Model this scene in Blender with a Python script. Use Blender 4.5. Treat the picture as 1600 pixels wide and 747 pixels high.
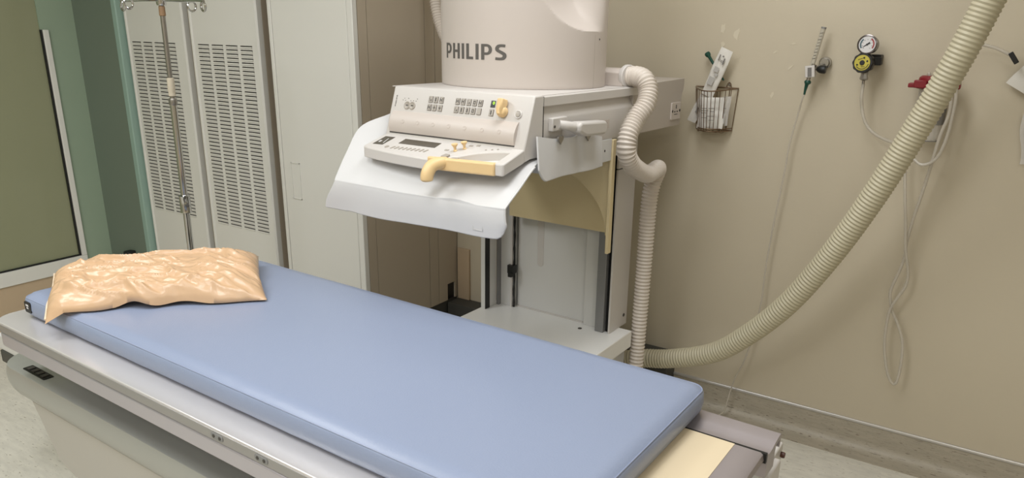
import bpy, bmesh, math, random
from mathutils import Vector, Matrix, noise
random.seed(7)
for o in list(bpy.data.objects): bpy.data.objects.remove(o, do_unlink=True)
scn = bpy.context.scene
COL = scn.collection
PI = math.pi

# ------------------------------------------------------------------ camera
CAM_H = 1.62
cd = bpy.data.cameras.new('camera'); cam = bpy.data.objects.new('camera', cd); COL.objects.link(cam)
yaw, pit, rol = math.radians(32.115), math.radians(18.023), math.radians(1.1488)
fw = Vector((-math.sin(yaw)*math.cos(pit), math.cos(yaw)*math.cos(pit), -math.sin(pit)))
rt = Vector((math.cos(yaw), math.sin(yaw), 0)); up = rt.cross(fw)
r2 = math.cos(rol)*rt + math.sin(rol)*up; u2 = -math.sin(rol)*rt + math.cos(rol)*up
M = Matrix((r2, u2, -fw)).transposed().to_4x4(); M.translation = (0, 0, CAM_H)
cam.matrix_world = M
cd.sensor_fit = 'HORIZONTAL'; cd.sensor_width = 36; cd.lens = 1153.44*36/1600
cd.shift_x = -27.145/1600; cd.shift_y = 53.2/1600
cd.clip_start = .05
scn.camera = cam

# ------------------------------------------------------------------ world, lights, exposure
w = bpy.data.worlds.new('world'); scn.world = w; w.use_nodes = True
w.node_tree.nodes['Background'].inputs[0].default_value = (.9, .88, .82, 1)
w.node_tree.nodes['Background'].inputs[1].default_value = .02
CEIL = 2.75
def area(name, x, y, sx, sy, power, col=(.965, .985, 1), z=CEIL-.03):
    l = bpy.data.lights.new(name, 'AREA'); l.shape = 'RECTANGLE'; l.size = sx; l.size_y = sy
    l.energy = power; l.color = col
    o = bpy.data.objects.new(name, l); COL.objects.link(o); o.location = (x, y, z)
    return o
area('ceiling_area_light', -2.75, .35, .6, 1.2, 27)
area('ceiling_area_light', -1.15, .25, .6, 1.2, 24)
area('ceiling_area_light', -.8, 1.8, .6, 1.2, 18)
area('ceiling_area_light', .95, .1, .6, 1.2, 10)
area('ceiling_area_light', -2.0, -1.3, .6, 1.2, 24)  # added front fill, no fixture seen, to lighten upright faces
area('ceiling_area_light', .5, -1.3, .6, 1.2, 16)  # second added fill on the unseen camera side
vs = scn.view_settings
scn.display_settings.display_device = 'sRGB'
vs.view_transform = 'Standard'; vs.look = 'None'; vs.exposure = 0.0; vs.gamma = 1; vs.use_curve_mapping = False

# ------------------------------------------------------------------ materials
def lin(c): return tuple((x/255/12.92 if x/255 <= .04045 else ((x/255+.055)/1.055)**2.4) for x in c)
def mat(name, rgb, rough=.5, metal=0., bump=0., bscale=60., spec=.5, var=0., vscale=6., trans=0., alpha=1., coat=0., emit=0.):
    m = bpy.data.materials.new(name); m.use_nodes = True
    nt = m.node_tree; b = nt.nodes['Principled BSDF']
    c = (*lin(rgb), 1)
    b.inputs['Base Color'].default_value = c
    b.inputs['Roughness'].default_value = rough; b.inputs['Metallic'].default_value = metal
    b.inputs['Specular IOR Level'].default_value = spec
    b.inputs['Transmission Weight'].default_value = trans; b.inputs['Alpha'].default_value = alpha
    b.inputs['Coat Weight'].default_value = coat
    if emit:
        b.inputs['Emission Color'].default_value = c; b.inputs['Emission Strength'].default_value = emit
    tc = nt.nodes.new('ShaderNodeTexCoord')
    if var:
        n = nt.nodes.new('ShaderNodeTexNoise'); n.inputs['Scale'].default_value = vscale; n.inputs['Detail'].default_value = 5
        nt.links.new(tc.outputs['Object'], n.inputs['Vector'])
        mx = nt.nodes.new('ShaderNodeMix'); mx.data_type = 'RGBA'
        mx.inputs[6].default_value = tuple(x*(1-var) for x in c[:3])+(1,); mx.inputs[7].default_value = tuple(min(1, x*(1+var)) for x in c[:3])+(1,)
        nt.links.new(n.outputs['Fac'], mx.inputs[0]); nt.links.new(mx.outputs[2], b.inputs['Base Color'])
    if bump:
        n2 = nt.nodes.new('ShaderNodeTexNoise'); n2.inputs['Scale'].default_value = bscale; n2.inputs['Detail'].default_value = 3
        nt.links.new(tc.outputs['Object'], n2.inputs['Vector'])
        bp = nt.nodes.new('ShaderNodeBump'); bp.inputs['Strength'].default_value = bump; bp.inputs['Distance'].default_value = .004
        nt.links.new(n2.outputs['Fac'], bp.inputs['Height']); nt.links.new(bp.outputs['Normal'], b.inputs['Normal'])
    return m
def streak_mat(name, base, dark, stretch, thr, rough):
    # speckled sheet vinyl: short dark streaks that run along one direction
    m = mat(name, base, rough); nt = m.node_tree; b = nt.nodes['Principled BSDF']
    tc = nt.nodes.new('ShaderNodeTexCoord'); mp = nt.nodes.new('ShaderNodeMapping'); mp.inputs['Scale'].default_value = stretch
    nt.links.new(tc.outputs['Object'], mp.inputs['Vector'])
    prev = None
    for k, (sc, lo, hi, colr) in enumerate(((1, thr, thr+.06, dark), (2.3, thr+.015, thr+.08, tuple((a+d)//2 for a, d in zip(base, dark))), (.35, .35, .75, tuple(int(a*.93) for a in base)))):
        n = nt.nodes.new('ShaderNodeTexNoise'); n.inputs['Scale'].default_value = sc; n.inputs['Detail'].default_value = 2
        nt.links.new(mp.outputs[0], n.inputs['Vector'])
        r = nt.nodes.new('ShaderNodeMapRange'); r.inputs[1].default_value = lo; r.inputs[2].default_value = hi
        nt.links.new(n.outputs['Fac'], r.inputs[0])
        mx = nt.nodes.new('ShaderNodeMix'); mx.data_type = 'RGBA'; mx.inputs[7].default_value = (*lin(colr), 1)
        if prev is None: mx.inputs[6].default_value = (*lin(base), 1)
        else: nt.links.new(prev, mx.inputs[6])
        nt.links.new(r.outputs[0], mx.inputs[0]); prev = mx.outputs[2]
    nt.links.new(prev, b.inputs['Base Color'])
    return m
MT = {}
MT['wall'] = mat('beige_wall_paint', (199, 188, 166), .45, var=.03, vscale=3, bump=.08, bscale=90)
MT['green'] = mat('green_wall_paint', (148, 165, 144), .5, var=.02, bump=.06, bscale=90)
MT['dgreen'] = mat('dark_green_return', (108, 120, 106), .5, var=.02)
MT['lgreen'] = mat('pale_green_trim', (150, 176, 164), .45)
MT['beige_low'] = mat('beige_wainscot', (190, 168, 140), .5)
MT['ceil'] = mat('ceiling_white', (225, 222, 212), .8)
MT['floor'] = streak_mat('speckled_vinyl_floor', (221, 217, 205), (164, 156, 142), (34, 130, 34), .635, .4)
MT['skirt'] = streak_mat('speckled_vinyl_skirting', (178, 169, 152), (104, 94, 82), (30, 120, 210), .625, .45)
MT['cream_metal'] = mat('cabinet_grey_enamel', (222, 220, 213), .42, bump=.04, bscale=160)
MT['cab_side'] = mat('cabinet_taupe_panel', (182, 169, 150), .5, bump=.04, bscale=160)
MT['slot_shade'] = mat('slot_shade_grey', (112, 108, 100), .8)  # unlit look of the slot interiors put into the colour
MT['black'] = mat('black_plastic', (22, 22, 22), .45)
MT['dgrey'] = mat('dark_grey_vinyl', (70, 69, 64), .55)
MT['white'] = mat('white_enamel', (208, 203, 198), .38)
MT['white2'] = mat('warm_white_plastic', (200, 190, 182), .4)
MT['pgrey'] = mat('pale_grey_enamel', (216, 215, 212), .42)
MT['mgrey'] = mat('mid_grey_metal', (140, 140, 140), .4, metal=.3)
MT['beige'] = mat('beige_plastic', (224, 206, 164), .45)
MT['yellow'] = mat('cream_yellow_plastic', (232, 200, 148), .38)
MT['logo'] = mat('grey_lettering', (92, 88, 84), .5)
MT['key'] = mat('grey_key', (168, 160, 150), .4)
MT['glyph'] = mat('dark_key_mark', (70, 66, 62), .5)
MT['lcd'] = mat('dark_display', (70, 64, 52), .15)
MT['screen'] = mat('black_screen', (10, 12, 10), .15)
MT['led'] = mat('green_led', (170, 240, 60), .5, emit=1.5)
MT['vinyl'] = mat('blue_vinyl', (143, 154, 179), .33, bump=.1, bscale=220, var=.02, vscale=2)
MT['vinyl_d'] = mat('blue_vinyl_piping', (145, 155, 180), .3)
MT['pillow'] = mat('peach_vinyl', (211, 176, 140), .27, bump=.06, bscale=120, var=.03)
MT['pillow_seam'] = mat('pale_peach_seam', (236, 215, 188), .45)
MT['metal_top'] = mat('satin_silver_table', (226, 222, 221), .27, metal=.5)
MT['metal_low'] = mat('satin_silver_rail', (188, 184, 190), .35, metal=.45)
MT['end_strip'] = mat('lilac_grey_metal', (172, 164, 166), .33, metal=.5)
MT['cream'] = mat('cream_laminate', (228, 210, 178), .4)
MT['hull'] = mat('grey_green_enamel', (172, 173, 168), .28, metal=.35)
MT['ped'] = mat('warm_grey_enamel', (186, 182, 174), .45)
MT['chrome'] = mat('chrome', (200, 200, 200), .12, metal=1.)
MT['steel'] = mat('brushed_steel', (160, 156, 150), .3, metal=.9)
MT['rust'] = mat('stained_adhesive', (150, 120, 90), .6)
MT['brown'] = mat('dark_brown_plastic', (78, 44, 34), .45)
MT['edge'] = mat('grey_edge_band', (158, 156, 154), .35, metal=.4)
MT['rear'] = mat('taupe_grey_enamel', (184, 175, 166), .42)
MT['gunmetal'] = mat('dull_chrome', (120, 114, 112), .25, metal=.9)
MT['lit_white'] = mat('lit_white_enamel', (240, 239, 236), .35)  # stronger light on the stand's base plate put into a whiter enamel
MT['tape'] = mat('cloudy_tape', (205, 195, 175), .5)
MT['cloth'] = mat('white_vinyl_drape', (213, 212, 212), .42, bump=.08, bscale=90, var=.03, vscale=5)
MT['hose_w'] = mat('white_corrugated_hose', (214, 204, 193), .4)
MT['hose_b'] = mat('beige_corrugated_hose', (192, 184, 158), .5)
MT['wire'] = mat('bronze_wire', (130, 108, 88), .35, metal=.8)
MT['red'] = mat('red_plastic', (128, 20, 32), .45)
MT['gyellow'] = mat('yellow_dial', (190, 176, 66), .45)
MT['dteal'] = mat('dark_green_rubber', (18, 70, 56), .45)
MT['paper'] = mat('white_packet_paper', (226, 222, 214), .5, bump=.25, bscale=40)
MT['print'] = mat('grey_print', (120, 116, 112), .6)
MT['print_l'] = mat('pale_grey_print', (186, 183, 178), .5)
MT['dial'] = mat('dial_face', (214, 212, 212), .3)
MT['seal'] = mat('grey_aluminium_trim', (205, 202, 198), .3, metal=.6)
MT['tube'] = mat('clear_tubing', (208, 200, 186), .15, alpha=.6, spec=.7)
MT['clear'] = mat('clear_plastic', (222, 216, 206), .15, alpha=.35, spec=.6)
MT['film'] = mat('clear_packet_film', (226, 222, 216), .25, alpha=.5)
MT['scale'] = mat('frosted_scale_tube', (205, 198, 182), .25, alpha=.7)
MT['scuff'] = mat('bare_plaster_scuff', (212, 202, 180), .6)
MT['dred'] = mat('dark_red_band', (150, 60, 60), .5)
MT['dblue'] = mat('slate_band', (70, 96, 104), .5)

def glass_mat():
    m = bpy.data.materials.new('lead_glass'); m.use_nodes = True; nt = m.node_tree
    b = nt.nodes['Principled BSDF']
    b.inputs['Base Color'].default_value = (*lin((150, 152, 122)), 1)
    b.inputs['Roughness'].default_value = .12; b.inputs['Alpha'].default_value = .93
    b.inputs['Specular IOR Level'].default_value = .5
    return m
MT['glass'] = glass_mat()

# ------------------------------------------------------------------ mesh helpers
TY = math.radians(-1.505)
def UT(p): return Vector((p[0]*math.cos(TY)-p[1]*math.sin(TY), p[0]*math.sin(TY)+p[1]*math.cos(TY), p[2]))
BASE = {}
def thing(name, label, cat, base=(0, 0, 0), uv=False, group=None):
    o = bpy.data.objects.new(name, None); COL.objects.link(o)
    o.empty_display_size = .1
    o.location = UT(base) if uv else Vector(base); o.rotation_euler = (0, 0, TY if uv else 0)
    o['label'] = label; o['category'] = cat
    if group: o['group'] = group
    BASE[o.name] = Vector(base)
    return o
def smooth(me, ang=35):
    for p in me.polygons: p.use_smooth = True
    try: me.set_sharp_from_angle(angle=math.radians(ang))
    except Exception: pass
def part(name, bm, m, parent, label=None, bev=0., seg=2, sm=True, ang=35):
    b = BASE[parent.name]
    bmesh.ops.translate(bm, verts=bm.verts, vec=-b)
    me = bpy.data.meshes.new(name); bmesh.ops.recalc_face_normals(bm, faces=bm.faces); bm.to_mesh(me); bm.free()
    for k in (m if isinstance(m, (list, tuple)) else [m]): me.materials.append(MT[k])
    o = bpy.data.objects.new(name, me); COL.objects.link(o); o.parent = parent
    BASE[o.name] = b
    if sm: smooth(me, ang)
    if bev:
        md = o.modifiers.new('edge', 'BEVEL'); md.width = bev; md.segments = seg; md.limit_method = 'ANGLE'; md.angle_limit = math.radians(40)
        md.harden_normals = False
    if label: o['label'] = label
    return o
def solo(name, bm, m, label=None, cat=None, base=(0, 0, 0), uv=False, group=None, bev=0., kind=None, sm=True, ang=35):
    b = Vector(base)
    bmesh.ops.translate(bm, verts=bm.verts, vec=-b)
    me = bpy.data.meshes.new(name); bmesh.ops.recalc_face_normals(bm, faces=bm.faces); bm.to_mesh(me); bm.free()
    for k in (m if isinstance(m, (list, tuple)) else [m]): me.materials.append(MT[k])
    o = bpy.data.objects.new(name, me); COL.objects.link(o)
    o.location = UT(base) if uv else b; o.rotation_euler = (0, 0, TY if uv else 0)
    BASE[o.name] = b
    if sm: smooth(me, ang)
    if bev:
        md = o.modifiers.new('edge', 'BEVEL'); md.width = bev; md.segments = 2; md.limit_method = 'ANGLE'; md.angle_limit = math.radians(40)
    if label: o['label'] = label
    if cat: o['category'] = cat
    if group: o['group'] = group
    if kind: o['kind'] = kind
    return o
def struct(name, bm, m, bev=0.): return solo(name, bm, m, kind='structure', bev=bev)

def face(bm, vs, mi=0):
    try:
        f = bm.faces.new(vs); f.material_index = mi; return f
    except ValueError: return None
def box(bm, a, b, mi=0):
    x0, y0, z0 = a; x1, y1, z1 = b
    v = [bm.verts.new(p) for p in ((x0,y0,z0),(x1,y0,z0),(x1,y1,z0),(x0,y1,z0),(x0,y0,z1),(x1,y0,z1),(x1,y1,z1),(x0,y1,z1))]
    for q in ((0,3,2,1),(4,5,6,7),(0,1,5,4),(1,2,6,5),(2,3,7,6),(3,0,4,7)): face(bm, [v[i] for i in q], mi)
    return v
def B(a, b, mi=0):
    bm = bmesh.new(); box(bm, a, b, mi); return bm
def obox(bm, c, ax, ay, az, mi=0):
    # oriented box: centre and three half-axis vectors
    c, ax, ay, az = Vector(c), Vector(ax), Vector(ay), Vector(az)
    v = [bm.verts.new(c+sx*ax+sy*ay+sz*az) for sz in (-1, 1) for sx, sy in ((-1,-1),(1,-1),(1,1),(-1,1))]
    for q in ((0,3,2,1),(4,5,6,7),(0,1,5,4),(1,2,6,5),(2,3,7,6),(3,0,4,7)): face(bm, [v[i] for i in q], mi)
def prism(bm, poly, axis, a, b, mi=0):
    # polygon in the two other axes (in order) extruded along axis from a to b
    def P(q, t):
        l = list(q); l.insert(axis, t); return l
    A = [bm.verts.new(P(q, a)) for q in poly]; Bv = [bm.verts.new(P(q, b)) for q in poly]
    n = len(poly); face(bm, A, mi); face(bm, Bv[::-1], mi)
    for i in range(n): face(bm, [A[i], Bv[i], Bv[(i+1) % n], A[(i+1) % n]], mi)
def prism2(bm, poly, top, bot, mi=0):
    # plan polygon (u,v) with top/bottom z given by functions of (u,v)
    A = [bm.verts.new((p[0], p[1], bot(*p))) for p in poly]; Bv = [bm.verts.new((p[0], p[1], top(*p))) for p in poly]
    n = len(poly); face(bm, A[::-1], mi); face(bm, Bv, mi)
    for i in range(n): face(bm, [A[i], A[(i+1) % n], Bv[(i+1) % n], Bv[i]], mi)
def catmull(pts, n=8):
    pts = [Vector(p) for p in pts]; out = []
    P = [2*pts[0]-pts[1]]+pts+[2*pts[-1]-pts[-2]]
    for i in range(1, len(P)-2):
        a, b, c, d = P[i-1:i+3]
        for k in range(n):
            t = k/n
            out.append(.5*((2*b)+(c-a)*t+(2*a-5*b+4*c-d)*t*t+(3*b-a-3*c+d)*t**3))
    out.append(pts[-1]); return out
def resample(pts, step):
    out = [pts[0].copy()]; acc = 0
    for a, b in zip(pts, pts[1:]):
        d = (b-a).length
        if d < 1e-9: continue
        while acc+d >= step:
            t = (step-acc)/d; a = a+(b-a)*t; out.append(a.copy()); d = (b-a).length; acc = 0
            if d < 1e-9: break
        acc += d
    return out
def sweep(bm, pts, rad, seg=12, cap=True, mi=0, flat=1., closed=False):
    # tube along pts; rad = number or list; parallel-transport frame
    pts = [Vector(p) for p in pts]; n = len(pts)
    R = rad if isinstance(rad, (list, tuple)) else [rad]*n
    nor = None; rings = []
    for i in range(n):
        if closed: t = (pts[(i+1) % n]-pts[i-1])
        else: t = pts[min(i+1, n-1)]-pts[max(i-1, 0)]
        t = t.normalized() if t.length > 1e-9 else Vector((0, 0, 1))
        if nor is None:
            nor = t.orthogonal().normalized()
        else:
            nor = (nor-t*nor.dot(t))
            nor = nor.normalized() if nor.length > 1e-6 else t.orthogonal().normalized()
        bn = t.cross(nor)
        rings.append([bm.verts.new(pts[i]+R[i]*(math.cos(2*PI*k/seg)*nor+flat*math.sin(2*PI*k/seg)*bn)) for k in range(seg)])
    for i in range(n if closed else n-1):
        a, b = rings[i], rings[(i+1) % n]
        for k in range(seg): face(bm, [a[k], a[(k+1) % seg], b[(k+1) % seg], b[k]], mi)
    if cap and not closed:
        face(bm, rings[0][::-1], mi); face(bm, rings[-1], mi)
def T(pts, r, seg=10, mi=0):
    bm = bmesh.new(); sweep(bm, pts, r, seg, mi=mi); return bm
def corrugated(pts, r0, amp, pitch, r1=None, seg=22, pitch1=None):
    bm = bmesh.new(); st_ = min(pitch, pitch1 or pitch)/6; p = resample(catmull(pts, 30), st_)
    n = len(p); r1 = r1 or r0; R = []; ph = 0
    for i in range(n):
        f = i/(n-1); ph += 2*PI*st_/lerp(pitch, pitch1 or pitch, f)
        R.append(lerp(r0, r1, f)+amp*(.6*math.cos(ph)+.1))
    sweep(bm, p, R, seg); return bm
def lerp(a, b, t): return a+(b-a)*t
def cyl(bm, a, b, r, seg=20, mi=0, r2=None):
    sweep(bm, [a, b], [r, r2 if r2 is not None else r], seg, mi=mi)
def lathe(bm, prof, c, ax, seg=28, mi=0):
    # profile [(r, h)...] spun about axis ax through c
    c = Vector(c); ax = Vector(ax).normalized(); e1 = ax.orthogonal().normalized(); e2 = ax.cross(e1)
    rings = []
    for r, h in prof:
        rings.append([bm.verts.new(c+ax*h+r*(math.cos(2*PI*k/seg)*e1+math.sin(2*PI*k/seg)*e2)) for k in range(seg)] if r > 1e-6 else [bm.verts.new(c+ax*h)])
    for a, b in zip(rings, rings[1:]):
        if len(a) == 1 and len(b) == 1: continue
        for k in range(seg):
            if len(a) == 1: face(bm, [a[0], b[k], b[(k+1) % seg]], mi)
            elif len(b) == 1: face(bm, [a[k], a[(k+1) % seg], b[0]], mi)
            else: face(bm, [a[k], a[(k+1) % seg], b[(k+1) % seg], b[k]], mi)
    for ring, rev in ((rings[0], True), (rings[-1], False)):
        if len(ring) > 1: face(bm, ring[::-1] if rev else ring, mi)
def sheet(rows, thick, sub=1):
    # grid of 3-D rows turned into a thin solid sheet
    bm = bmesh.new()
    g = [[bm.verts.new(p) for p in r] for r in rows]
    for a, b in zip(g, g[1:]):
        for i in range(len(a)-1): face(bm, [a[i], a[i+1], b[i+1], b[i]])
    bmesh.ops.recalc_face_normals(bm, faces=bm.faces)
    bmesh.ops.solidify(bm, geom=bm.faces[:], thickness=thick)
    return bm
def lerp(a, b, t): return a+(b-a)*t
def sstep(a, b, x):
    t = max(0, min(1, (x-a)/(b-a))); return t*t*(3-2*t)
def rrect(x0, y0, x1, y1, r, n=5):
    out = []
    for cx, cy, a0 in ((x1-r, y0+r, -90), (x1-r, y1-r, 0), (x0+r, y1-r, 90), (x0+r, y0+r, 180)):
        for k in range(n+1):
            a = math.radians(a0+90*k/n); out.append((cx+r*math.cos(a), cy+r*math.sin(a)))
    return out

# ------------------------------------------------------------------ the room
XL, YB, XR, YF = -4.35, 3.03, 2.2, -2.0
struct('floor', B((XL-1.6, YF, -.08), (XR, YB+.1, 0)), 'floor')
struct('ceiling', B((XL-1.6, YF, CEIL), (XR, YB+.1, CEIL+.08)), 'ceil')
struct('wall_back', B((XL-1.6, YB, 0), (XR, YB+.1, CEIL)), 'wall')
struct('wall_right', B((XR, YF, 0), (XR+.1, YB, CEIL)), 'wall')
struct('wall_front', B((XL-1.6, YF-.1, 0), (XR, YF, CEIL)), 'wall')
# left wall with the control-room window opening
WY0, WY1, WZ0, WZ1 = -.3, 2.06, .36, 2.2
bm = bmesh.new()
box(bm, (XL-.12, YF, .285), (XL, WY0, CEIL)); box(bm, (XL-.12, WY1, .285), (XL, 2.245, CEIL))
box(bm, (XL-.12, WY0, WZ1), (XL, WY1, CEIL)); box(bm, (XL-.12, WY0, .285), (XL, WY1, WZ0))
struct('wall_left', bm, 'green')
struct('baseboard_left', B((XL-.12, YF, 0), (XL+.004, 2.245, .285)), 'beige_low')
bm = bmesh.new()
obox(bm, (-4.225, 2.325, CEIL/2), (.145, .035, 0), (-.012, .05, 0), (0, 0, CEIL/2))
struct('wall_return', bm, 'dgreen')  # return in a darker green than the left wall
struct('trim_1', B((-4.092, 2.305, 0), (-4.05, 2.42, CEIL)), 'lgreen', bev=.006)
# window: pane, gasket and frame set in the left wall
wn = bpy.data.objects.new('window_1', None); COL.objects.link(wn); wn['kind'] = 'structure'; BASE['window_1'] = Vector((0, 0, 0))
part('pane', B((XL-.02, WY0, WZ0), (XL-.008, WY1+.018, WZ1)), 'glass', wn)
bm = bmesh.new()
box(bm, (XL-.004, WY0-.1, .273), (XL+.014, 2.096, .352)); box(bm, (XL-.004, 2.068, .352), (XL+.014, 2.096, 1.587))
part('window_frame', bm, 'cream_metal', wn, bev=.003)
bm = bmesh.new()
box(bm, (XL-.006, WY0, .352), (XL+.004, 2.068, .360)); box(bm, (XL-.006, 2.058, .360), (XL+.004, 2.068, 1.587))
part('gasket', bm, 'black', wn)
# the dim control room behind the pane
bm = bmesh.new()
box(bm, (XL-1.5, WY0-.4, .0), (XL-1.4, WY1+.2, CEIL)); box(bm, (XL-1.4, WY1+.1, .0), (XL-.12, WY1+.2, CEIL)); box(bm, (XL-1.4, WY0-.5, .0), (XL-.12, WY0-.4, CEIL))
struct('wall_control_room', bm, 'wall')
# coved vinyl skirting and its aluminium bead on the back wall
cove = [(YB, .118), (YB-.006, .118), (YB-.006, .05)]
for k in range(7):
    a = k/6*PI/2; cove.append((YB-.046+.04*math.cos(a), .042-.04*math.sin(a)))
cove += [(YB-.1, .002), (YB-.1, 0), (YB, 0)]
bm = bmesh.new(); prism(bm, cove, 0, -2.36, XR); struct('baseboard_back', bm, 'skirt')
bm = bmesh.new(); prism(bm, [(YB, .115), (YB-.008, .115), (YB-.0105, .119), (YB-.0105, .124), (YB-.008, .128), (YB, .128)], 0, -2.36, XR); struct('trim_2', bm, 'seal')
# dark cable duct along the floor behind the stand, and the beige cover strip above it
struct('trim_3', B((-2.355, YB-.1, .004), (-1.09, YB, .232)), 'dgrey', bev=.004)
bm = bmesh.new(); box(bm, (-2.352, YB-.016, .232), (-2.275, YB, .517)); struct('trim_4', bm, 'beige_low', bev=.003)

# paint scuffs and tape remnants on the back wall: small flakes with ragged outlines
def flake(x, z, sx, sz, rot):
    pl = []
    n = 11
    for k in range(n):
        a = 2*PI*k/n; r = 1+.35*random.uniform(-1, 1)
        px, pz = sx*r*math.cos(a), sz*r*math.sin(a)
        pl.append((x+px*math.cos(rot)-pz*math.sin(rot), z+px*math.sin(rot)+pz*math.cos(rot)))
    return pl
for nm, x, z, sx, sz, rot in (('1', -1.013, 1.65, .011, .02, -.1), ('2', -.955, 1.632, .011, .02, -.1), ('3', -1.008, 1.592, .008, .012, 0),
                              ('4', -.733, 1.512, .004, .012, -.9), ('5', -.791, 1.404, .006, .012, -.3), ('6', -.798, 1.567, .003, .008, -1), ('7', -.732, 1.60, .003, .008, -1.2)):
    bm = bmesh.new(); prism(bm, [(p[0], p[1]) for p in flake(x, z, sx, sz, rot)], 1, YB-.0012, YB)
    struct('trim_%d' % (int(nm)+4), bm, 'scuff')

# ------------------------------------------------------------------ vented cabinets
def vent_door(bm, x0, x1, z0, z1, y, sx0, sx1, ncol, gapx, sz0, sz1, nrow, th):
    # a door sheet with blind slots, their unlit depth painted darker; each slot has a folded lip below
    w = (sx1-sx0-(ncol-1)*gapx)/ncol
    xs = [x0]; 
    for c in range(ncol): xs += [sx0+c*(w+gapx), sx0+c*(w+gapx)+w]
    xs.append(x1)
    dz = (sz1-sz0)/(nrow-1); h = .0052
    zs = [z0]
    for r in range(nrow): zs += [sz0+r*dz-h/2, sz0+r*dz+h/2]
    zs.append(z1)
    V = [[bm.verts.new((x, y, z)) for x in xs] for z in zs]
    for j in range(len(zs)-1):
        for i in range(len(xs)-1):
            slot = (i % 2 == 1 and 0 < i < len(xs)-1 and j % 2 == 1)
            if not slot: face(bm, [V[j][i], V[j][i+1], V[j+1][i+1], V[j+1][i]])
            else:
                a, b = xs[i], xs[i+1]; za, zb = zs[j], zs[j+1]
                q = [bm.verts.new(p) for p in ((a, y-.0035, za-.006), (b, y-.0035, za-.006))]
                # lip: a shallow outward fold under the slot
                face(bm, [q[0], q[1], bm.verts.new((b, y-.004, za+.0005)), bm.verts.new((a, y-.004, za+.0005))])
                face(bm, [bm.verts.new((a, y-.0002, za-.009)), bm.verts.new((b, y-.0002, za-.009)), q[1], q[0]])
                d = [bm.verts.new(p) for p in ((a, y+.02, za), (b, y+.02, za), (b, y+.02, zb), (a, y+.02, zb))]
                face(bm, d, 1)
                f4 = [V[j][i], V[j][i+1], V[j+1][i+1], V[j+1][i]]
                for k in range(4): face(bm, [f4[k], f4[(k+1) % 4], d[(k+1) % 4], d[k]], 1)
def vented_cabinet(x0, x1, sx0, sx1, label):
    t = thing('vented_cabinet', label, 'cabinet', ((x0+x1)/2, 2.68, 0), group='vented equipment cabinets')
    yf = 2.34
    bm = bmesh.new(); box(bm, (x0+.004, yf+.03, .0), (x1, YB-.002, 2.1)); part('body', bm, 'cab_side', t, bev=.004)
    bm = bmesh.new(); vent_door(bm, x0+.02, x1-.02, .06, 2.08, yf+.004, sx0, sx1, 4, .022, .638, 1.534, 48, .02)
    part('door', bm, ['cream_metal', 'slot_shade'], t, sm=False)
    bm = bmesh.new()
    for a, b in ((x0, x0+.02), (x1-.02, x1)): prism(bm, [(a, yf+.006), (a+.006, yf-.002), (b-.006, yf-.002), (b, yf+.006), (b, yf+.032), (a, yf+.032)], 2, .05, 2.1)
    part('frame', bm, 'cream_metal', t)
    part('plinth', B((x0+.01, yf+.03, 0), (x1-.01, yf+.04, .06)), 'dgrey', t)
vented_cabinet(-4.04, -3.53, -4.00, -3.62, 'pale grey slotted cabinet next to the green wall, behind the drip stand')
vented_cabinet(-3.48, -2.97, -3.432, -3.022, 'pale grey slotted cabinet between the drip stand and the plain-door cabinet')

# ------------------------------------------------------------------ plain-door cabinet with taupe side
t = thing('equipment_cabinet', 'tall cabinet with a plain pale door and taupe side panels', 'cabinet', (-2.62, 2.68, 0))
X0, X1, yf = -2.89, -2.36, 2.34
part('body', B((X0+.004, yf+.024, .03), (X1-.012, YB-.002, 2.2)), 'cab_side', t)
part('plinth', B((X0+.03, yf+.05, 0), (X1-.03, YB-.03, .04)), 'dgrey', t)
bm = bmesh.new(); box(bm, (X0+.024, yf, .06), (X1-.036, yf+.024, 2.17)); d = part('door', bm, 'cream_metal', t, bev=.003)
bm = bmesh.new()
fr = .0035; a, b, c, e = -2.812, -2.7525, .843, 1.017
for q in (((a, c), (b, c+fr)), ((a, e-fr), (b, e)), ((a, c), (a+fr, e)), ((b-fr, c), (b, e))): box(bm, (q[0][0], yf-.0035, q[0][1]), (q[1][0], yf+.002, q[1][1]))
box(bm, (a+fr, yf-.001, c+fr), (b-fr, yf+.001, e-fr))
h = part('latch_plate', bm, 'cream_metal', d)
bm = bmesh.new()
box(bm, (X0, yf-.002, .04), (X0+.022, yf+.026, 2.2)); box(bm, (X1-.033, yf-.002, .04), (X1, yf+.026, 2.2)); box(bm, (X0, yf-.002, 2.172), (X1, yf+.026, 2.2))
part('front_frame', bm, 'cream_metal', t, bev=.003)
for y0, y1 in ((2.368, 2.419), (2.422, 2.794), (2.798, 2.865), (2.869, 3.022)):
    bm = bmesh.new()
    if y0 > 2.86:
        box(bm, (X1-.012, y0, .33), (X1, y1, 2.2)); box(bm, (X1-.012, y0, .24), (X1, 2.938, .33)); box(bm, (X1-.012, 3.002, .24), (X1, y1, .33))
    else: box(bm, (X1-.012, y0, .24), (X1, y1, 2.2))
    part('side_panel', bm, 'cab_side', t)
part('cutout', B((X1-.014, 2.938, .24), (X1-.009, 3.002, .33)), 'black', t, label='black opening low in the side')
part('lower_side', B((X1-.02, 2.37, .04), (X1-.006, 3.02, .238)), 'dgrey', t)

# low fitting just seen behind the pillow
t = thing('wall_bracket', 'small black bracket with a white lever low on the dark green wall', 'bracket', (-4.19, 2.27, .29))
part('plate', B((-4.215, 2.235, .285), (-4.168, 2.29, .36)), 'black', t, bev=.006)
bm = bmesh.new(); sweep(bm, catmull([(-4.19, 2.228, .33), (-4.23, 2.218, .326), (-4.275, 2.215, .312), (-4.31, 2.215, .302)]), .016, 10, flat=.8)
part('lever', bm, 'white', t)

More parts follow.
